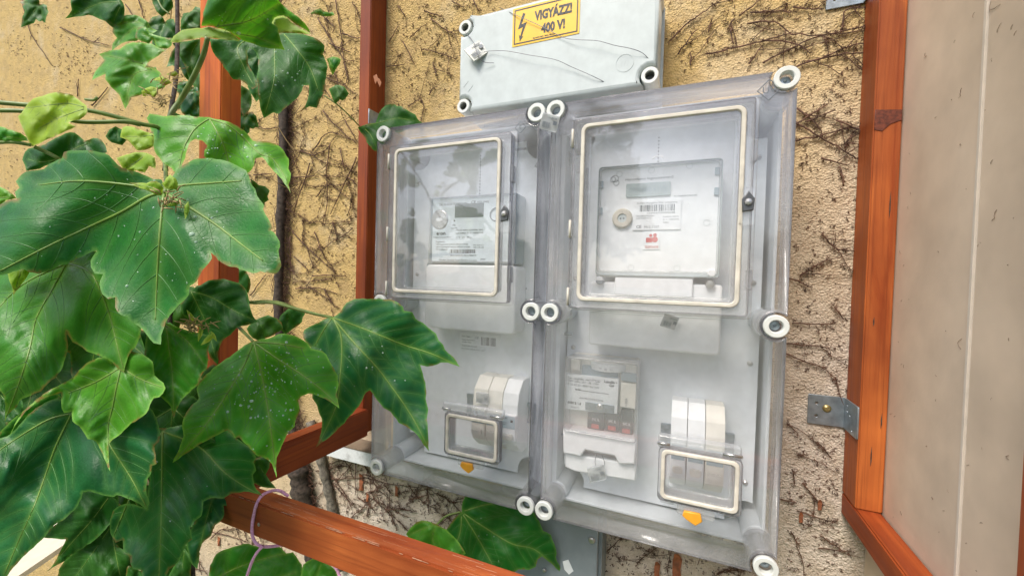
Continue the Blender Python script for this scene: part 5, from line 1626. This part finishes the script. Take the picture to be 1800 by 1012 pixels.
# --- K: the leaf with water drops
leaf([(446, 599), (475, 593), (495, 585), (524, 593), (541, 603), (547, 613), (567, 616), (578, 632), (590, 652), (595, 675), (592, 686), (596, 717), (578, 705), (550, 692), (529, 696), (524, 703), (527, 721), (519, 739), (518, 749), (504, 764), (495, 784), (487, 804),
      (486, 839), (478, 815), (463, 804), (452, 801), (441, 789), (429, 778), (420, 769), (413, 769), (400, 756), (380, 765), (363, 774), (343, 786), (322, 800), (303, 813), (314, 789), (323, 766), (320, 749), (323, 732), (334, 715), (349, 700), (346, 683), (349, 672),
      (380, 643), (409, 623), (430, 606)],
     (446, 601), [[(430, 640), (400, 690), (355, 755), (310, 806)], [(456, 640), (466, 690), (474, 740), (484, 820)], [(490, 632), (530, 658), (565, 684), (592, 710)], [(490, 604), (535, 612)]], 0.44, -0.10, 0.45, "leaf_bright", 1.0, 1.0, 170, "fresh green leaf covered with water drops in front of the left side rail")
# --- L: the leaf hanging over the left meter box
leaf([(584, 557), (593, 553), (609, 533), (624, 526), (662, 525), (692, 528), (708, 539), (710, 546), (725, 549), (730, 559), (748, 570), (753, 576), (766, 586), (771, 598), (779, 605), (782, 614), (796, 627), (809, 645), (787, 637), (775, 636), (769, 641), (751, 644), (739, 642),
      (745, 663), (750, 690), (748, 699), (753, 719), (751, 737), (753, 760), (754, 792), (739, 773), (728, 758), (713, 749), (701, 742), (686, 724), (674, 716), (659, 696), (650, 685), (643, 690), (636, 705), (624, 721), (600, 748), (579, 767), (555, 786), (564, 761),
      (566, 737), (563, 731), (556, 710), (549, 700), (552, 660), (550, 630), (545, 610), (534, 594), (535, 580), (553, 570), (567, 562)],
     (584, 558), [[(640, 578), (710, 606), (760, 622), (803, 642)], [(625, 605), (670, 655), (720, 725), (752, 784)], [(598, 585), (601, 620), (597, 670), (590, 715), (561, 778)], [(570, 578), (553, 608)]], 0.50, -0.05, 0.40, "leaf_blue", 1.3, 0.8, 20, "dark glossy leaf with long points hanging over the left meter box")
# --- G: two pointed leaf under the biggest one
leaf([(118, 452), (140, 445), (164, 440), (185, 455), (215, 490), (240, 545), (248, 576), (244, 597), (236, 611), (227, 622), (221, 638), (218, 654), (208, 648), (190, 631), (162, 620), (152, 617), (136, 604), (128, 601), (117, 582), (119, 615), (110, 643), (98, 663), (85, 672),
      (72, 687), (55, 694), (33, 705), (31, 712), (15, 728), (8, 740), (10, 713), (5, 692), (-5, 680), (-40, 640), (-70, 560), (-50, 490), (20, 460), (80, 448)],
     (118, 462), [[(90, 512), (64, 560), (53, 610), (38, 660), (11, 732)], [(160, 480), (190, 545), (208, 615), (217, 648)], [(40, 500), (-20, 560)]], 0.375, 0.15, 0.30, "leaf", 1.2, 0.9, 0, "broad leaf with two points hanging below the biggest leaf")
# --- I: pale mid leaf with a long point
leaf([(203, 640), (180, 628), (150, 640), (130, 662), (118, 669), (77, 692), (41, 723), (26, 745), (17, 765), (31, 742), (51, 717), (77, 700), (107, 690), (108, 704), (109, 718), (113, 725), (126, 723), (128, 739), (144, 754), (154, 771), (164, 772), (177, 790), (186, 812), (194, 828), (191, 805), (190, 785),
      (198, 772), (213, 761), (231, 744), (244, 736), (257, 726), (263, 712), (270, 699), (280, 698), (290, 682), (288, 672), (272, 659), (268, 636), (244, 620), (220, 620)],
     (213, 645), [[(205, 680), (198, 715), (190, 750), (192, 815)], [(170, 670), (120, 690)], [(245, 665), (285, 680)]], 0.366, 0.05, 0.25, "leaf_mid", 1.3, 1.0, 0, "lighter fresh leaf with a long yellow green point")
# --- J
leaf([(257, 590), (271, 566), (291, 568), (330, 580), (375, 590), (366, 612), (365, 626), (363, 649), (356, 655), (349, 675), (339, 683), (326, 695), (312, 715), (305, 736), (300, 715), (290, 703), (283, 698), (262, 690), (255, 650)],
     (292, 572), [[(297, 610), (303, 660), (305, 725)], [(330, 600), (358, 640)]], 0.39, 0.05, 0.4, "leaf", 1.3, 1.2, 0)
# --- M: the nearest leaf at the lower left
leaf([(125, 722), (105, 700), (80, 707), (50, 728), (20, 762), (-5, 772), (-40, 800), (-60, 900), (-40, 1040), (8, 1040), (13, 1011), (30, 990), (51, 968), (66, 955), (80, 942), (87, 929), (103, 916), (110, 915), (131, 895), (143, 875), (146, 865), (157, 862), (180, 870), (200, 873), (205, 870), (231, 877),
      (249, 888), (258, 895), (262, 883), (257, 862), (258, 842), (266, 832), (267, 819), (275, 814), (271, 783), (280, 776), (281, 760), (277, 744), (272, 728), (262, 716), (240, 706), (200, 700), (160, 700)],
     (126, 726), [[(100, 780), (80, 835), (60, 890), (35, 945), (8, 1008)], [(90, 735), (50, 757), (0, 790), (-30, 815)], [(170, 750), (205, 800), (232, 842), (257, 890)]], 0.392, 0.10, 0.30, "leaf_blue", 1.3, 0.9, 0, "near leaf at the lower left reflecting the bluish sky")
leaf([(-10, 790), (0, 760), (40, 722), (75, 700), (100, 690), (108, 698), (80, 716), (40, 752), (0, 786), (-20, 800)], (105, 698), [[(50, 745), (0, 780)]], 0.402, 0, 0, "leaf", 1, 0.5)
# --- O: lower middle leaf
leaf([(290, 752), (270, 750), (262, 790), (262, 850), (257, 893), (230, 885), (205, 890), (193, 914), (195, 937), (203, 953), (215, 948), (219, 970), (230, 975), (228, 988), (234, 999), (247, 1001), (252, 1020), (280, 1050), (292, 1010), (298, 999), (314, 986), (326, 957), (337, 947), (335, 927), (342, 915), (355, 906), (357, 880), (370, 875), (393, 875),
      (401, 869), (419, 865), (437, 864), (461, 871), (447, 852), (445, 834), (451, 826), (445, 811), (450, 803), (437, 785), (411, 767), (401, 756), (370, 745), (330, 745)],
     (286, 758), [[(285, 810), (284, 875), (283, 932), (279, 1020)], [(350, 785), (391, 826), (420, 848), (456, 868)], [(262, 800), (230, 870), (200, 940)]], 0.468, 0.05, 0.35, "leaf_blue", 1.3, 1.0, 10, "broad deep green leaf left of the front rail end")
# --- P: shaded leaf before the front post
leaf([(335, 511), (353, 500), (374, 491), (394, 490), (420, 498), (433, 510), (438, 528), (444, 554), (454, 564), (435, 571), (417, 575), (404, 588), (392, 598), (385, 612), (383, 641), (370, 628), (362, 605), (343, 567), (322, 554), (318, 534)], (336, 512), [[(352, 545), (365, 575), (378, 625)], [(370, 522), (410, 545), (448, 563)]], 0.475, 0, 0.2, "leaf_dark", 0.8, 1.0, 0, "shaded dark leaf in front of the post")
# --- B: folded top leaf with pale curled edges, C: hanging leaf below it
leaf([(354, 46), (360, 15), (374, -12), (420, -28), (470, -18), (500, 12), (518, 26), (536, 41), (546, 59), (530, 49), (513, 38), (498, 27), (482, 31), (477, 41), (487, 48), (489, 54), (492, 66), (500, 88), (475, 85), (454, 81), (428, 72), (412, 62), (398, 53), (382, 49), (367, 46)], (358, 50), [[(400, 44), (440, 36), (490, 8)], [(405, 58), (450, 66), (495, 84)]], 0.42, 0.0, -0.9, "leaf", 1.1, 0.6, 12, "top leaf folded over the post with its glossy face up")
leaf([(300, 74), (305, 64), (320, 53), (340, 50), (354, 50), (367, 47), (382, 50), (398, 54), (412, 63), (424, 73), (395, 70), (364, 67), (345, 68), (326, 72), (312, 76)], (362, 66), [], 0.418, 0.0, 0.8, "leaf_under", 0.4, 0.2, 0, "pale yellow green curled underside of the top leaf", False, 0.3)
leaf([(481, 32), (498, 28), (513, 39), (530, 50), (545, 60), (518, 59), (490, 58), (487, 49), (478, 41)], (500, 40), [], 0.424, 0, 0.6, "leaf_under", 0.4, 0.2, 0, None, False, 0.3)
leaf([(237, 67), (240, 51), (248, 47), (256, 48), (262, 56), (280, 64), (303, 67), (302, 80), (296, 86), (275, 82), (268, 70), (262, 78), (248, 72)], (300, 75), [[(275, 72), (250, 58)]], 0.43, 0, 0, "leaf_mid", 0.6, 0.6, 0, None, False, 0.5)
leaf([(367, 67), (421, 70), (470, 60), (518, 58), (557, 68), (570, 80), (568, 95), (575, 118), (572, 144), (570, 159), (557, 190), (544, 187), (527, 198), (541, 177), (543, 150), (533, 150), (530, 160), (523, 172), (513, 180), (503, 190), (490, 200), (480, 198), (464, 208), (459, 195), (454, 167), (452, 139), (454, 105), (444, 86), (436, 85),
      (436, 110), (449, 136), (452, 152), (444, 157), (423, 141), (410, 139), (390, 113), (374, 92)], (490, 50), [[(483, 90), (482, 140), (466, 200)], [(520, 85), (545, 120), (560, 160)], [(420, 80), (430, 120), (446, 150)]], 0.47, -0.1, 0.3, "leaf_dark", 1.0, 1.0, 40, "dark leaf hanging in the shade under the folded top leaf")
# --- E and the other leaves at the upper left
leaf([(152, 186), (139, 176), (121, 165), (95, 162), (75, 168), (58, 174), (50, 182), (44, 190), (38, 198), (32, 205), (39, 223), (47, 241), (57, 258), (85, 244), (116, 231), (134, 223), (121, 216), (130, 212), (139, 211), (154, 197)], (153, 190), [[(120, 182), (80, 186), (45, 190)], [(110, 205), (70, 225)]], 0.36, 0.0, 0.4, "leaf_young", 0.7, 0.7, 0, "pale yellow green young leaf at the left edge")
leaf([(-30, 232), (0, 222), (15, 227), (35, 234), (47, 241), (49, 248), (26, 249), (0, 248), (-30, 250)], (48, 246), [[(10, 240)]], 0.35, 0, 0, "leaf_mid", 0.6, 0.4)
leaf([(73, 256), (98, 243), (123, 232), (137, 238), (149, 248), (164, 243), (178, 246), (186, 255), (189, 267), (180, 272), (150, 280), (110, 290), (87, 290), (70, 296), (46, 301), (44, 290), (39, 281), (44, 267), (57, 259)], (105, 280), [[(130, 262), (160, 250)], [(70, 285), (50, 280)]], 0.40, 0, 0.2, "leaf_dark", 0.8, 0.8)
leaf([(115, 33), (126, 18), (124, 5), (128, -12), (160, -22), (203, -10), (218, 10), (219, 25), (212, 40), (198, 50), (185, 38), (170, 32), (156, 26), (145, 29), (133, 31)], (215, 5), [[(180, 5), (120, 30)], [(205, 25), (198, 45)]], 0.52, 0, 0, "leaf_dark", 0.8, 0.8)
leaf([(214, 30), (230, 26), (244, 29), (259, 38), (267, 50), (277, 54), (264, 62), (252, 65), (239, 72), (221, 74), (208, 80), (197, 91), (198, 78), (205, 67), (197, 57), (200, 44)], (268, 50), [[(235, 50), (200, 86)], [(235, 38), (205, 45)]], 0.52, 0, 0.2, "leaf", 0.9, 0.9)
leaf([(174, 96), (192, 90), (210, 87), (222, 78), (234, 75), (264, 77), (278, 84), (295, 87), (278, 98), (262, 108), (255, 116), (268, 118), (280, 127), (290, 140), (290, 154), (276, 158), (264, 168), (254, 164), (244, 168), (231, 172), (226, 182), (220, 193), (215, 180), (210, 168), (195, 154), (190, 146), (186, 140), (185, 131),
      (172, 136), (162, 141), (168, 126), (177, 115), (184, 106)], (282, 122), [[(240, 128), (228, 150), (221, 188)], [(235, 108), (200, 100), (178, 97)]], 0.50, 0, 0.3, "leaf_mid", 1.1, 1.0, 0, "leaf with toothed points against the yellow wall at the upper left")
leaf([(316, 50), (326, 28), (340, 18), (354, 20), (356, 50), (331, 53)], (352, 48), [[(335, 36)]], 0.60, 0, 0, "leaf_dark", 0.8, 0.8)
leaf([(303, 76), (330, 72), (354, 69), (354, 123), (352, 164), (338, 150), (331, 134), (325, 115), (316, 100)], (350, 72), [[(335, 100), (345, 155)]], 0.60, 0, 0, "leaf_dark", 0.8, 0.8)
leaf([(316, 178), (326, 164), (349, 160), (352, 205), (331, 206), (320, 200)], (340, 165), [[(345, 195)]], 0.59, 0, 0, "leaf_blue", 0.8, 0.8)
leaf([(264, -8), (280, -14), (300, -4), (305, 13), (298, 22), (285, 30), (274, 20)], (290, -10), [[(284, 25)]], 0.6, 0, 0, "leaf_dark", 0.8, 0.8)
# --- young shoots in the middle
leaf([(216, 224), (231, 222), (243, 226), (254, 231), (271, 236), (271, 247), (270, 257), (254, 264), (241, 265), (234, 257), (226, 249), (212, 241)], (268, 238), [[(240, 240), (216, 240)]], 0.37, 0, 0.3, "leaf_young", 0.5, 0.7)
leaf([(205, 278), (218, 274), (231, 270), (252, 267), (271, 277), (273, 296), (262, 291), (254, 303), (240, 300), (231, 303), (215, 306), (198, 308), (208, 300), (216, 295)], (258, 270), [[(240, 285), (202, 306)]], 0.36, 0, 0.3, "leaf_young", 0.5, 0.7)
leaf([(226, 321), (243, 321), (257, 322), (266, 319), (274, 318), (281, 323), (288, 330), (286, 338), (283, 344), (272, 341), (262, 336), (244, 330)], (287, 336), [[(260, 328), (230, 322)]], 0.325, 0, 0, "leaf_young", 0.4, 0.5)
leaf([(284, 323), (292, 312), (299, 306), (304, 312), (309, 314), (312, 322), (313, 336), (303, 331), (296, 332), (290, 330)], (290, 335), [[(300, 318)]], 0.325, 0, 0, "leaf_young", 0.4, 0.5)
leaf([(186, 240), (192, 228), (203, 223), (216, 228), (222, 238), (223, 246), (215, 256), (206, 254), (196, 250)], (205, 224), [[(208, 250)]], 0.48, 0, 0, "leaf_dark", 0.6, 0.6)
leaf([(266, 141), (275, 137), (285, 134), (295, 139), (303, 147), (297, 148), (290, 151), (280, 144)], (302, 146), [[(270, 141)]], 0.45, 0, 0, "leaf_young", 0.3, 0.4)
leaf([(248, 160), (265, 152), (280, 158), (276, 166), (270, 174), (262, 168), (252, 170)], (282, 156), [[(255, 165)]], 0.45, 0, 0, "leaf_young", 0.3, 0.4)
leaf([(292, 131), (300, 127), (308, 125), (316, 133), (306, 135)], (316, 133), [], 0.45, 0, 0, "leaf_under", 0.2, 0.3, 0, None, False)
leaf([(12, 478), (26, 472), (41, 468), (54, 474), (45, 490), (33, 505), (24, 518), (19, 500)], (40, 466), [[(26, 512)]], 0.365, 0, 0, "leaf_young", 0.4, 0.5)
leaf([(-30, 325), (0, 329), (15, 335), (28, 348), (12, 352), (0, 360), (-30, 372)], (28, 346), [[(-10, 348)]], 0.38, 0, 0, "leaf_mid", 0.5, 0.5)
# --- behind the drops leaf
leaf([(488, 564), (494, 553), (507, 543), (522, 541), (536, 551), (533, 558), (530, 566), (517, 577), (502, 588), (495, 581)], (508, 545), [[(504, 580)]], 0.56, 0, 0.2, "leaf_dark", 0.8, 0.8)
leaf([(433, 578), (443, 567), (457, 558), (471, 554), (487, 559), (495, 566), (497, 577), (484, 586), (468, 594), (453, 598), (444, 594)], (458, 566), [[(462, 590)]], 0.54, 0, 0.2, "leaf_dark", 0.8, 0.8)
leaf([(417, 472), (432, 475), (441, 500), (437, 516), (425, 508), (415, 490)], (420, 475), [], 0.66, 0, 0, "leaf_dark", 0.4, 0.6, 0, None, False)
leaf([(441, 315), (455, 325), (466, 328), (474, 335), (470, 345), (473, 352), (466, 356), (463, 366), (452, 360), (445, 340)], (444, 320), [], 0.62, 0, 0, "leaf_dark", 0.4, 0.6, 0, None, False)
leaf([(424, 150), (440, 160), (443, 180), (435, 198), (428, 205), (422, 180)], (428, 155), [], 0.66, 0, 0, "leaf_dark", 0.4, 0.6, 0, None, False)
# --- small leaves on the wall right of the hanging leaf
leaf([(574, 104), (585, 100), (600, 104), (598, 112), (590, 121), (585, 133), (579, 118)], (578, 104), [[(586, 126)]], 0.64, 0, 0, "leaf", 0.4, 0.6)
leaf([(579, 157), (590, 149), (606, 153), (613, 165), (603, 178), (597, 176), (590, 183), (583, 170)], (592, 152), [[(594, 178)]], 0.64, 0, 0, "leaf_dark", 0.4, 0.6)
leaf([(545, 24), (555, 18), (563, 14), (570, 20), (585, 22), (588, 27), (572, 29), (558, 27)], (568, 26), [[(550, 23)]], 0.65, 0, 0, "leaf", 0.4, 0.5)
# --- T: leaf over the rear post and the box corner
leaf([(628, 224), (638, 220), (647, 217), (660, 216), (664, 207), (666, 199), (670, 192), (678, 186), (691, 182), (698, 187), (705, 187), (716, 193), (730, 202), (735, 210), (744, 217), (720, 226), (700, 235), (680, 250), (664, 267), (658, 266), (653, 260), (645, 250), (642, 242), (633, 232)], (634, 222), [[(665, 216), (700, 208), (740, 216)], [(650, 235), (663, 262)]], 0.74, -0.2, 0.2, "leaf_dark", 1.0, 0.8, 0, "leaf between the rear post and the top corner of the left meter box")
# --- S: leaves below the boxes, behind the front rail
leaf([(811, 899), (812, 888), (818, 872), (850, 862), (900, 868), (930, 890), (947, 915), (955, 932), (968, 940), (974, 955), (979, 972), (977, 978), (983, 993), (991, 1010), (977, 998), (964, 985), (953, 977), (945, 982), (941, 995), (930, 1001), (911, 1001), (890, 1012), (850, 1005), (815, 985), (795, 950), (785, 930), (793, 919), (799, 909)],
     (811, 899), [[(850, 925), (900, 955), (940, 965), (985, 1004)], [(840, 945), (865, 990)], [(855, 886), (910, 878)], [(810, 930), (800, 960)]], 0.66, -0.05, 0.25, "leaf_blue", 1.3, 0.9, 8, "dark leaf hanging below the meter boxes behind the front rail")
leaf([(713, 938), (722, 927), (732, 917), (742, 913), (753, 915), (765, 919), (775, 924), (784, 930), (797, 942), (808, 955), (818, 972), (800, 985), (770, 985), (735, 965)], (768, 920), [[(760, 945), (775, 980)], [(740, 930), (722, 938)]], 0.56, 0, 0.3, "leaf", 1.0, 1.0, 0, "small leaf peeping over the front rail below the left meter box")
# --- Q: leaf under the front rail
leaf([(366, 1010), (370, 993), (380, 973), (401, 963), (420, 957), (437, 955), (455, 960), (478, 957), (494, 962), (503, 971), (515, 970), (522, 980), (530, 992), (532, 1012), (540, 1050), (400, 1060), (350, 1050)], (350, 1040), [[(400, 1005), (450, 985), (500, 972)], [(430, 1030), (520, 1005)]], 0.56, 0, 0.3, "leaf", 1.0, 1.0, 0, "leaf below the front rail beside the pink cord")
leaf([(533, 992), (545, 983), (560, 980), (575, 990), (590, 1002), (605, 1050), (540, 1060), (528, 1020)], (545, 1040), [[(565, 990)]], 0.5, 0, 0.3, "leaf", 1.0, 1.0)
# --- V: shaded leaves at the bottom
leaf([(354, 876), (375, 872), (401, 871), (399, 888), (393, 888), (392, 911), (378, 922), (371, 940), (355, 955), (350, 978), (347, 999), (337, 991), (330, 970), (328, 945), (338, 925), (345, 905)], (375, 870), [[(362, 915), (345, 990)]], 0.52, 0, 0.3, "leaf_blue", 1.0, 1.0)
leaf([(310, 985), (322, 962), (330, 970), (335, 985), (335, 1012), (325, 1050), (285, 1050), (295, 1015)], (325, 962), [[(318, 1020)]], 0.53, 0, 0.2, "leaf_dark", 0.8, 0.8)
leaf([(75, 944), (88, 930), (104, 915), (130, 893), (150, 862), (195, 872), (215, 890), (200, 912), (180, 935), (164, 950), (146, 962), (125, 975), (113, 985), (100, 992), (82, 1004), (95, 990), (104, 972), (110, 960), (116, 947), (98, 946)], (190, 875), [[(160, 915), (120, 960), (90, 998)]], 0.50, 0, 0.2, "leaf_dark", 0.9, 0.9)
leaf([(100, 1030), (104, 1000), (115, 984), (139, 965), (159, 947), (178, 930), (192, 914), (200, 945), (203, 955), (216, 966), (228, 972), (232, 990), (229, 1012), (235, 1050), (110, 1060)], (195, 925), [[(160, 975), (120, 1030)], [(205, 980), (215, 1030)]], 0.51, 0, 0.2, "leaf_dark", 0.9, 0.9, 0, "shaded leaf at the bottom edge of the vine")
leaf([(225, 985), (235, 998), (250, 1003), (262, 1012), (265, 1050), (215, 1050)], (245, 1050), [[(240, 1005)]], 0.50, 0, 0.2, "leaf_dark", 0.9, 0.9)
leaf([(446, 806), (458, 802), (472, 806), (474, 822), (468, 833), (476, 846), (486, 858), (470, 856), (452, 852), (440, 840)], (455, 800), [[(460, 825), (480, 853)]], 0.5, 0, 0.2, "leaf_dark", 0.9, 0.9)


# --- leaves deeper in the vine that close the gaps
def generic(cx, cy, s, rot, w0, mat):
    pts = [(0, -0.42), (0.12, -0.55), (0.3, -0.62), (0.42, -0.5), (0.55, -0.42), (0.62, -0.2), (0.8, 0.1), (0.6, 0.12), (0.5, 0.22), (0.34, 0.25), (0.36, 0.45), (0.28, 0.55), (0.22, 0.72), (0.02, 1.0), (-0.16, 0.74), (-0.26, 0.58), (-0.3, 0.42), (-0.36, 0.24),
           (-0.5, 0.22), (-0.62, 0.1), (-0.85, 0.12), (-0.66, -0.2), (-0.56, -0.42), (-0.4, -0.52), (-0.3, -0.62), (-0.1, -0.55)]
    cr, sr = math.cos(rot), math.sin(rot)
    T = lambda p: (cx + s * (p[0] * cr - p[1] * sr), cy + s * (p[0] * sr + p[1] * cr))
    leaf([T(p) for p in pts], T((0, -0.4)), [[T((0, 0.2)), T((0.02, 0.9))], [T((0.35, -0.15)), T((0.72, 0.06))], [T((-0.35, -0.15)), T((-0.76, 0.08))]], w0, 0, 0.25, mat, 0.9, 0.9)


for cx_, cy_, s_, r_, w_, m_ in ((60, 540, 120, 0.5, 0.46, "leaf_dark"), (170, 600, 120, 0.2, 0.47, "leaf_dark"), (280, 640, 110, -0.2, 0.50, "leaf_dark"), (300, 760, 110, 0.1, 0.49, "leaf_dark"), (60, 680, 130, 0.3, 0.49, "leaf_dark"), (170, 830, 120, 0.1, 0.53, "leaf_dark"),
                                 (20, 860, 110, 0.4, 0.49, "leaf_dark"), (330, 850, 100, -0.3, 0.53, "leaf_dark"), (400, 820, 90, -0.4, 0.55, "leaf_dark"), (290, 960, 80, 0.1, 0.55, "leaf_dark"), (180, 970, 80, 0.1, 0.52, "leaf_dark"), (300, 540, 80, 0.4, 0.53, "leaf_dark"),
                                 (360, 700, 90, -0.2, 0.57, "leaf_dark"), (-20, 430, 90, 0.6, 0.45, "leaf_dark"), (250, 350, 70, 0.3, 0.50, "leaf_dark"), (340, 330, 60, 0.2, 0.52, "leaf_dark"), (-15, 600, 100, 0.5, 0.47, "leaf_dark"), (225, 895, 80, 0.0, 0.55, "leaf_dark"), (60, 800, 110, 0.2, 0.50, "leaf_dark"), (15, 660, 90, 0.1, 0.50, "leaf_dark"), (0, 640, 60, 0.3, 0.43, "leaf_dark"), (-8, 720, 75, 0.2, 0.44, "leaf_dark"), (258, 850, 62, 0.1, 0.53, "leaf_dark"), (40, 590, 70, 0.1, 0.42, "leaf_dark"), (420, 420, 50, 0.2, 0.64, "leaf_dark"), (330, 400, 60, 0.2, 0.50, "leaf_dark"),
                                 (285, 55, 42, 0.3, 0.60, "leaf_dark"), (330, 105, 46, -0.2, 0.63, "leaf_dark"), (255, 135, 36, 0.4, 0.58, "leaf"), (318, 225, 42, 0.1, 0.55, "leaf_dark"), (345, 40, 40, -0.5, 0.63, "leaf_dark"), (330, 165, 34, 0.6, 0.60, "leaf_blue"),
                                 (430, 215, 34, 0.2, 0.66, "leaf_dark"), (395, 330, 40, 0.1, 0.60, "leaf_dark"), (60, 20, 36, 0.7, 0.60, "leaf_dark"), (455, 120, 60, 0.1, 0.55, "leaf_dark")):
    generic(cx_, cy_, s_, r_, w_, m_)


def pstem(pts, rad, mat="stem", label=None, name="stem", n=8):
    """pts = (px, py, depth)"""
    P = smooth_path([atw(x, y, w) for x, y, w in pts], 6)
    k = len(P)
    r = [rad[0] + (rad[1] - rad[0]) * i / (k - 1) for i in range(k)] if isinstance(rad, tuple) else rad
    return tube(name, P, r, M[mat], vine, n, label)


pstem([(-30, 178, 0.37), (40, 184, 0.375), (154, 194, 0.39), (244, 217, 0.41), (285, 232, 0.43), (292, 300, 0.44)], 0.0021)
pstem([(-30, 194, 0.36), (60, 197, 0.37), (139, 214, 0.385), (218, 214, 0.40), (246, 219, 0.41)], (0.0018, 0.0022))
pstem([(365, 66, 0.418), (358, 95, 0.425), (344, 128, 0.44), (328, 158, 0.45), (316, 178, 0.455), (300, 202, 0.45), (290, 240, 0.44)], (0.0023, 0.0028), name="petiole")
pstem([(60, 258, 0.36), (80, 267, 0.365), (106, 281, 0.37), (130, 300, 0.41)], 0.0016, name="petiole")
pstem([(-30, 252, 0.35), (20, 250, 0.35), (55, 255, 0.358)], 0.0015, name="petiole")
pstem([(150, 175, 0.39), (165, 176, 0.39), (171, 171, 0.39)], 0.0012, "stem", name="stipule")
pstem([(430, 530, 0.56), (450, 532, 0.56), (481, 532, 0.54), (522, 543, 0.52), (560, 553, 0.51), (584, 558, 0.502)], (0.0024, 0.0017), name="petiole")
pstem([(433, 530, 0.56), (470, 528, 0.55), (500, 533, 0.54), (530, 546, 0.55)], 0.0009, name="petiole")
pstem([(410, 566, 0.50), (425, 580, 0.47), (446, 601, 0.442)], (0.0020, 0.0015), name="petiole")
pstem([(765, 924, 0.66), (785, 906, 0.66), (811, 899, 0.662)], 0.0017, name="petiole")
pstem([(570, 168, 0.66), (600, 190, 0.67), (632, 222, 0.74)], 0.0011, name="petiole")
pstem([(368, 209, 0.43), (355, 212, 0.46), (330, 225, 0.47), (300, 236, 0.45)], 0.0014, name="petiole")
pstem([(291, 338, 0.34), (292, 320, 0.37), (290, 285, 0.42), (285, 232, 0.43)], 0.0018, name="petiole")
pstem([(286, 345, 0.35), (290, 420, 0.50), (300, 560, 0.52), (310, 700, 0.54), (330, 860, 0.56), (340, 1050, 0.56)], 0.0036, "bark", name="stem")
pstem([(290, 300, 0.44), (300, 200, 0.47), (310, 130, 0.5), (312, 40, 0.55), (310, -60, 0.58)], 0.0024, "bark", name="stem")
for q in ([(296, 62, 0.62), (300, 30, 0.62), (303, -20, 0.62)], [(312, 55, 0.62), (311, 20, 0.62), (314, -20, 0.62)]):
    pstem(q, 0.0009, "tendril", name="tendril")
pstem([(275, -5, 0.55), (285, 14, 0.54), (298, 25, 0.54)], 0.0010, name="petiole")
pstem([(484, 216, 0.70), (515, 262, 0.705), (560, 305, 0.71), (610, 338, 0.71)], 0.0007, "tendril", name="tendril")
pstem([(470, 310, 0.66), (500, 328, 0.69), (540, 342, 0.70), (600, 345, 0.71)], 0.0005, "tendril", name="tendril")
# tendril clusters with bracts
for (cx_, cy_, w_, k_) in ((300, 350, 0.325, 34), (340, 570, 0.37, 46), (285, 175, 0.44, 26), (295, 140, 0.45, 20)):
    gs = []
    for _ in range(k_):
        a = random.uniform(0, 6.28)
        L = random.uniform(6, 24)
        x0_, y0_ = cx_ + random.gauss(0, 12), cy_ + random.gauss(0, 7)
        w1_ = w_ + random.uniform(-0.006, 0.004)
        gs.append(tube_geo([atw(x0_, y0_, w1_), atw(x0_ + L * 0.5 * math.cos(a) + random.uniform(-3, 3), y0_ + L * 0.5 * math.sin(a), w1_ - 0.003), atw(x0_ + L * math.cos(a), y0_ + L * math.sin(a) * 0.8, w1_)], [0.0005, 0.0006, 0.0002], 4))
    vx, fx = join_geo(gs)
    o_ = link("tendril_cluster", raw(vx, fx), M["tendril"], vine, smooth=True)
    o_["kind"] = "stuff"
for (x_, y_, s_, r_, w_) in ((352, 585, 16, 0.3, 0.368), (366, 595, 18, 0.9, 0.366), (375, 590, 12, -0.5, 0.368), (328, 368, 18, 0.2, 0.322), (305, 358, 16, 1.4, 0.322), (336, 556, 14, 2.6, 0.37)):
    cr, sr = math.cos(r_), math.sin(r_)
    leaf([(x_ + s_ * (a * cr - b_ * sr), y_ + s_ * (a * sr + b_ * cr)) for a, b_ in ((0, -0.8), (0.25, -0.3), (0.28, 0.2), (0.05, 1.0), (-0.2, 0.3), (-0.28, -0.3))], (x_, y_), [], w_, 0, 0, "leaf_young", 0.1, 0.3, 0, None, False, 0.2, False)

# pink cord tied round the front rail
cord = thing("cord", "pink cord tied round the left end of the front timber rail with a hanging end", "cord", tuple(at(450, 880, -0.222)))
c1 = [at(503, 868, -0.200), at(492, 862, -0.2045), at(478, 862, -0.2090) , at(462, 869, -0.218), at(452, 883, -0.2255), at(446, 905, -0.2255), at(443, 930, -0.2255), at(446, 948, -0.2255), at(456, 958, -0.222), at(472, 960, -0.214), at(497, 957, -0.200)]
c1 = [q + np.array([0, 0, 0.0]) for q in c1]
c1[0] = np.array([c1[0][0], -0.197, 0.0525])
tube("loop", smooth_path(c1, 6), 0.00185, M["rope"], cord, 8)
c2 = [at(462, 959, -0.2225), at(452, 970, -0.226), at(444, 984, -0.227), at(438, 1000, -0.228), at(428, 1030, -0.228)]
tube("free_end", smooth_path(c2, 6), 0.0017, M["rope"], cord, 8)
c3 = [at(580, 985, -0.19), at(592, 1000, -0.195), at(602, 1025, -0.2)]
tag(tube("cord", smooth_path(c3, 5), 0.0017, M["rope"]), "short bit of pink cord hanging below the middle of the front rail", "cord")
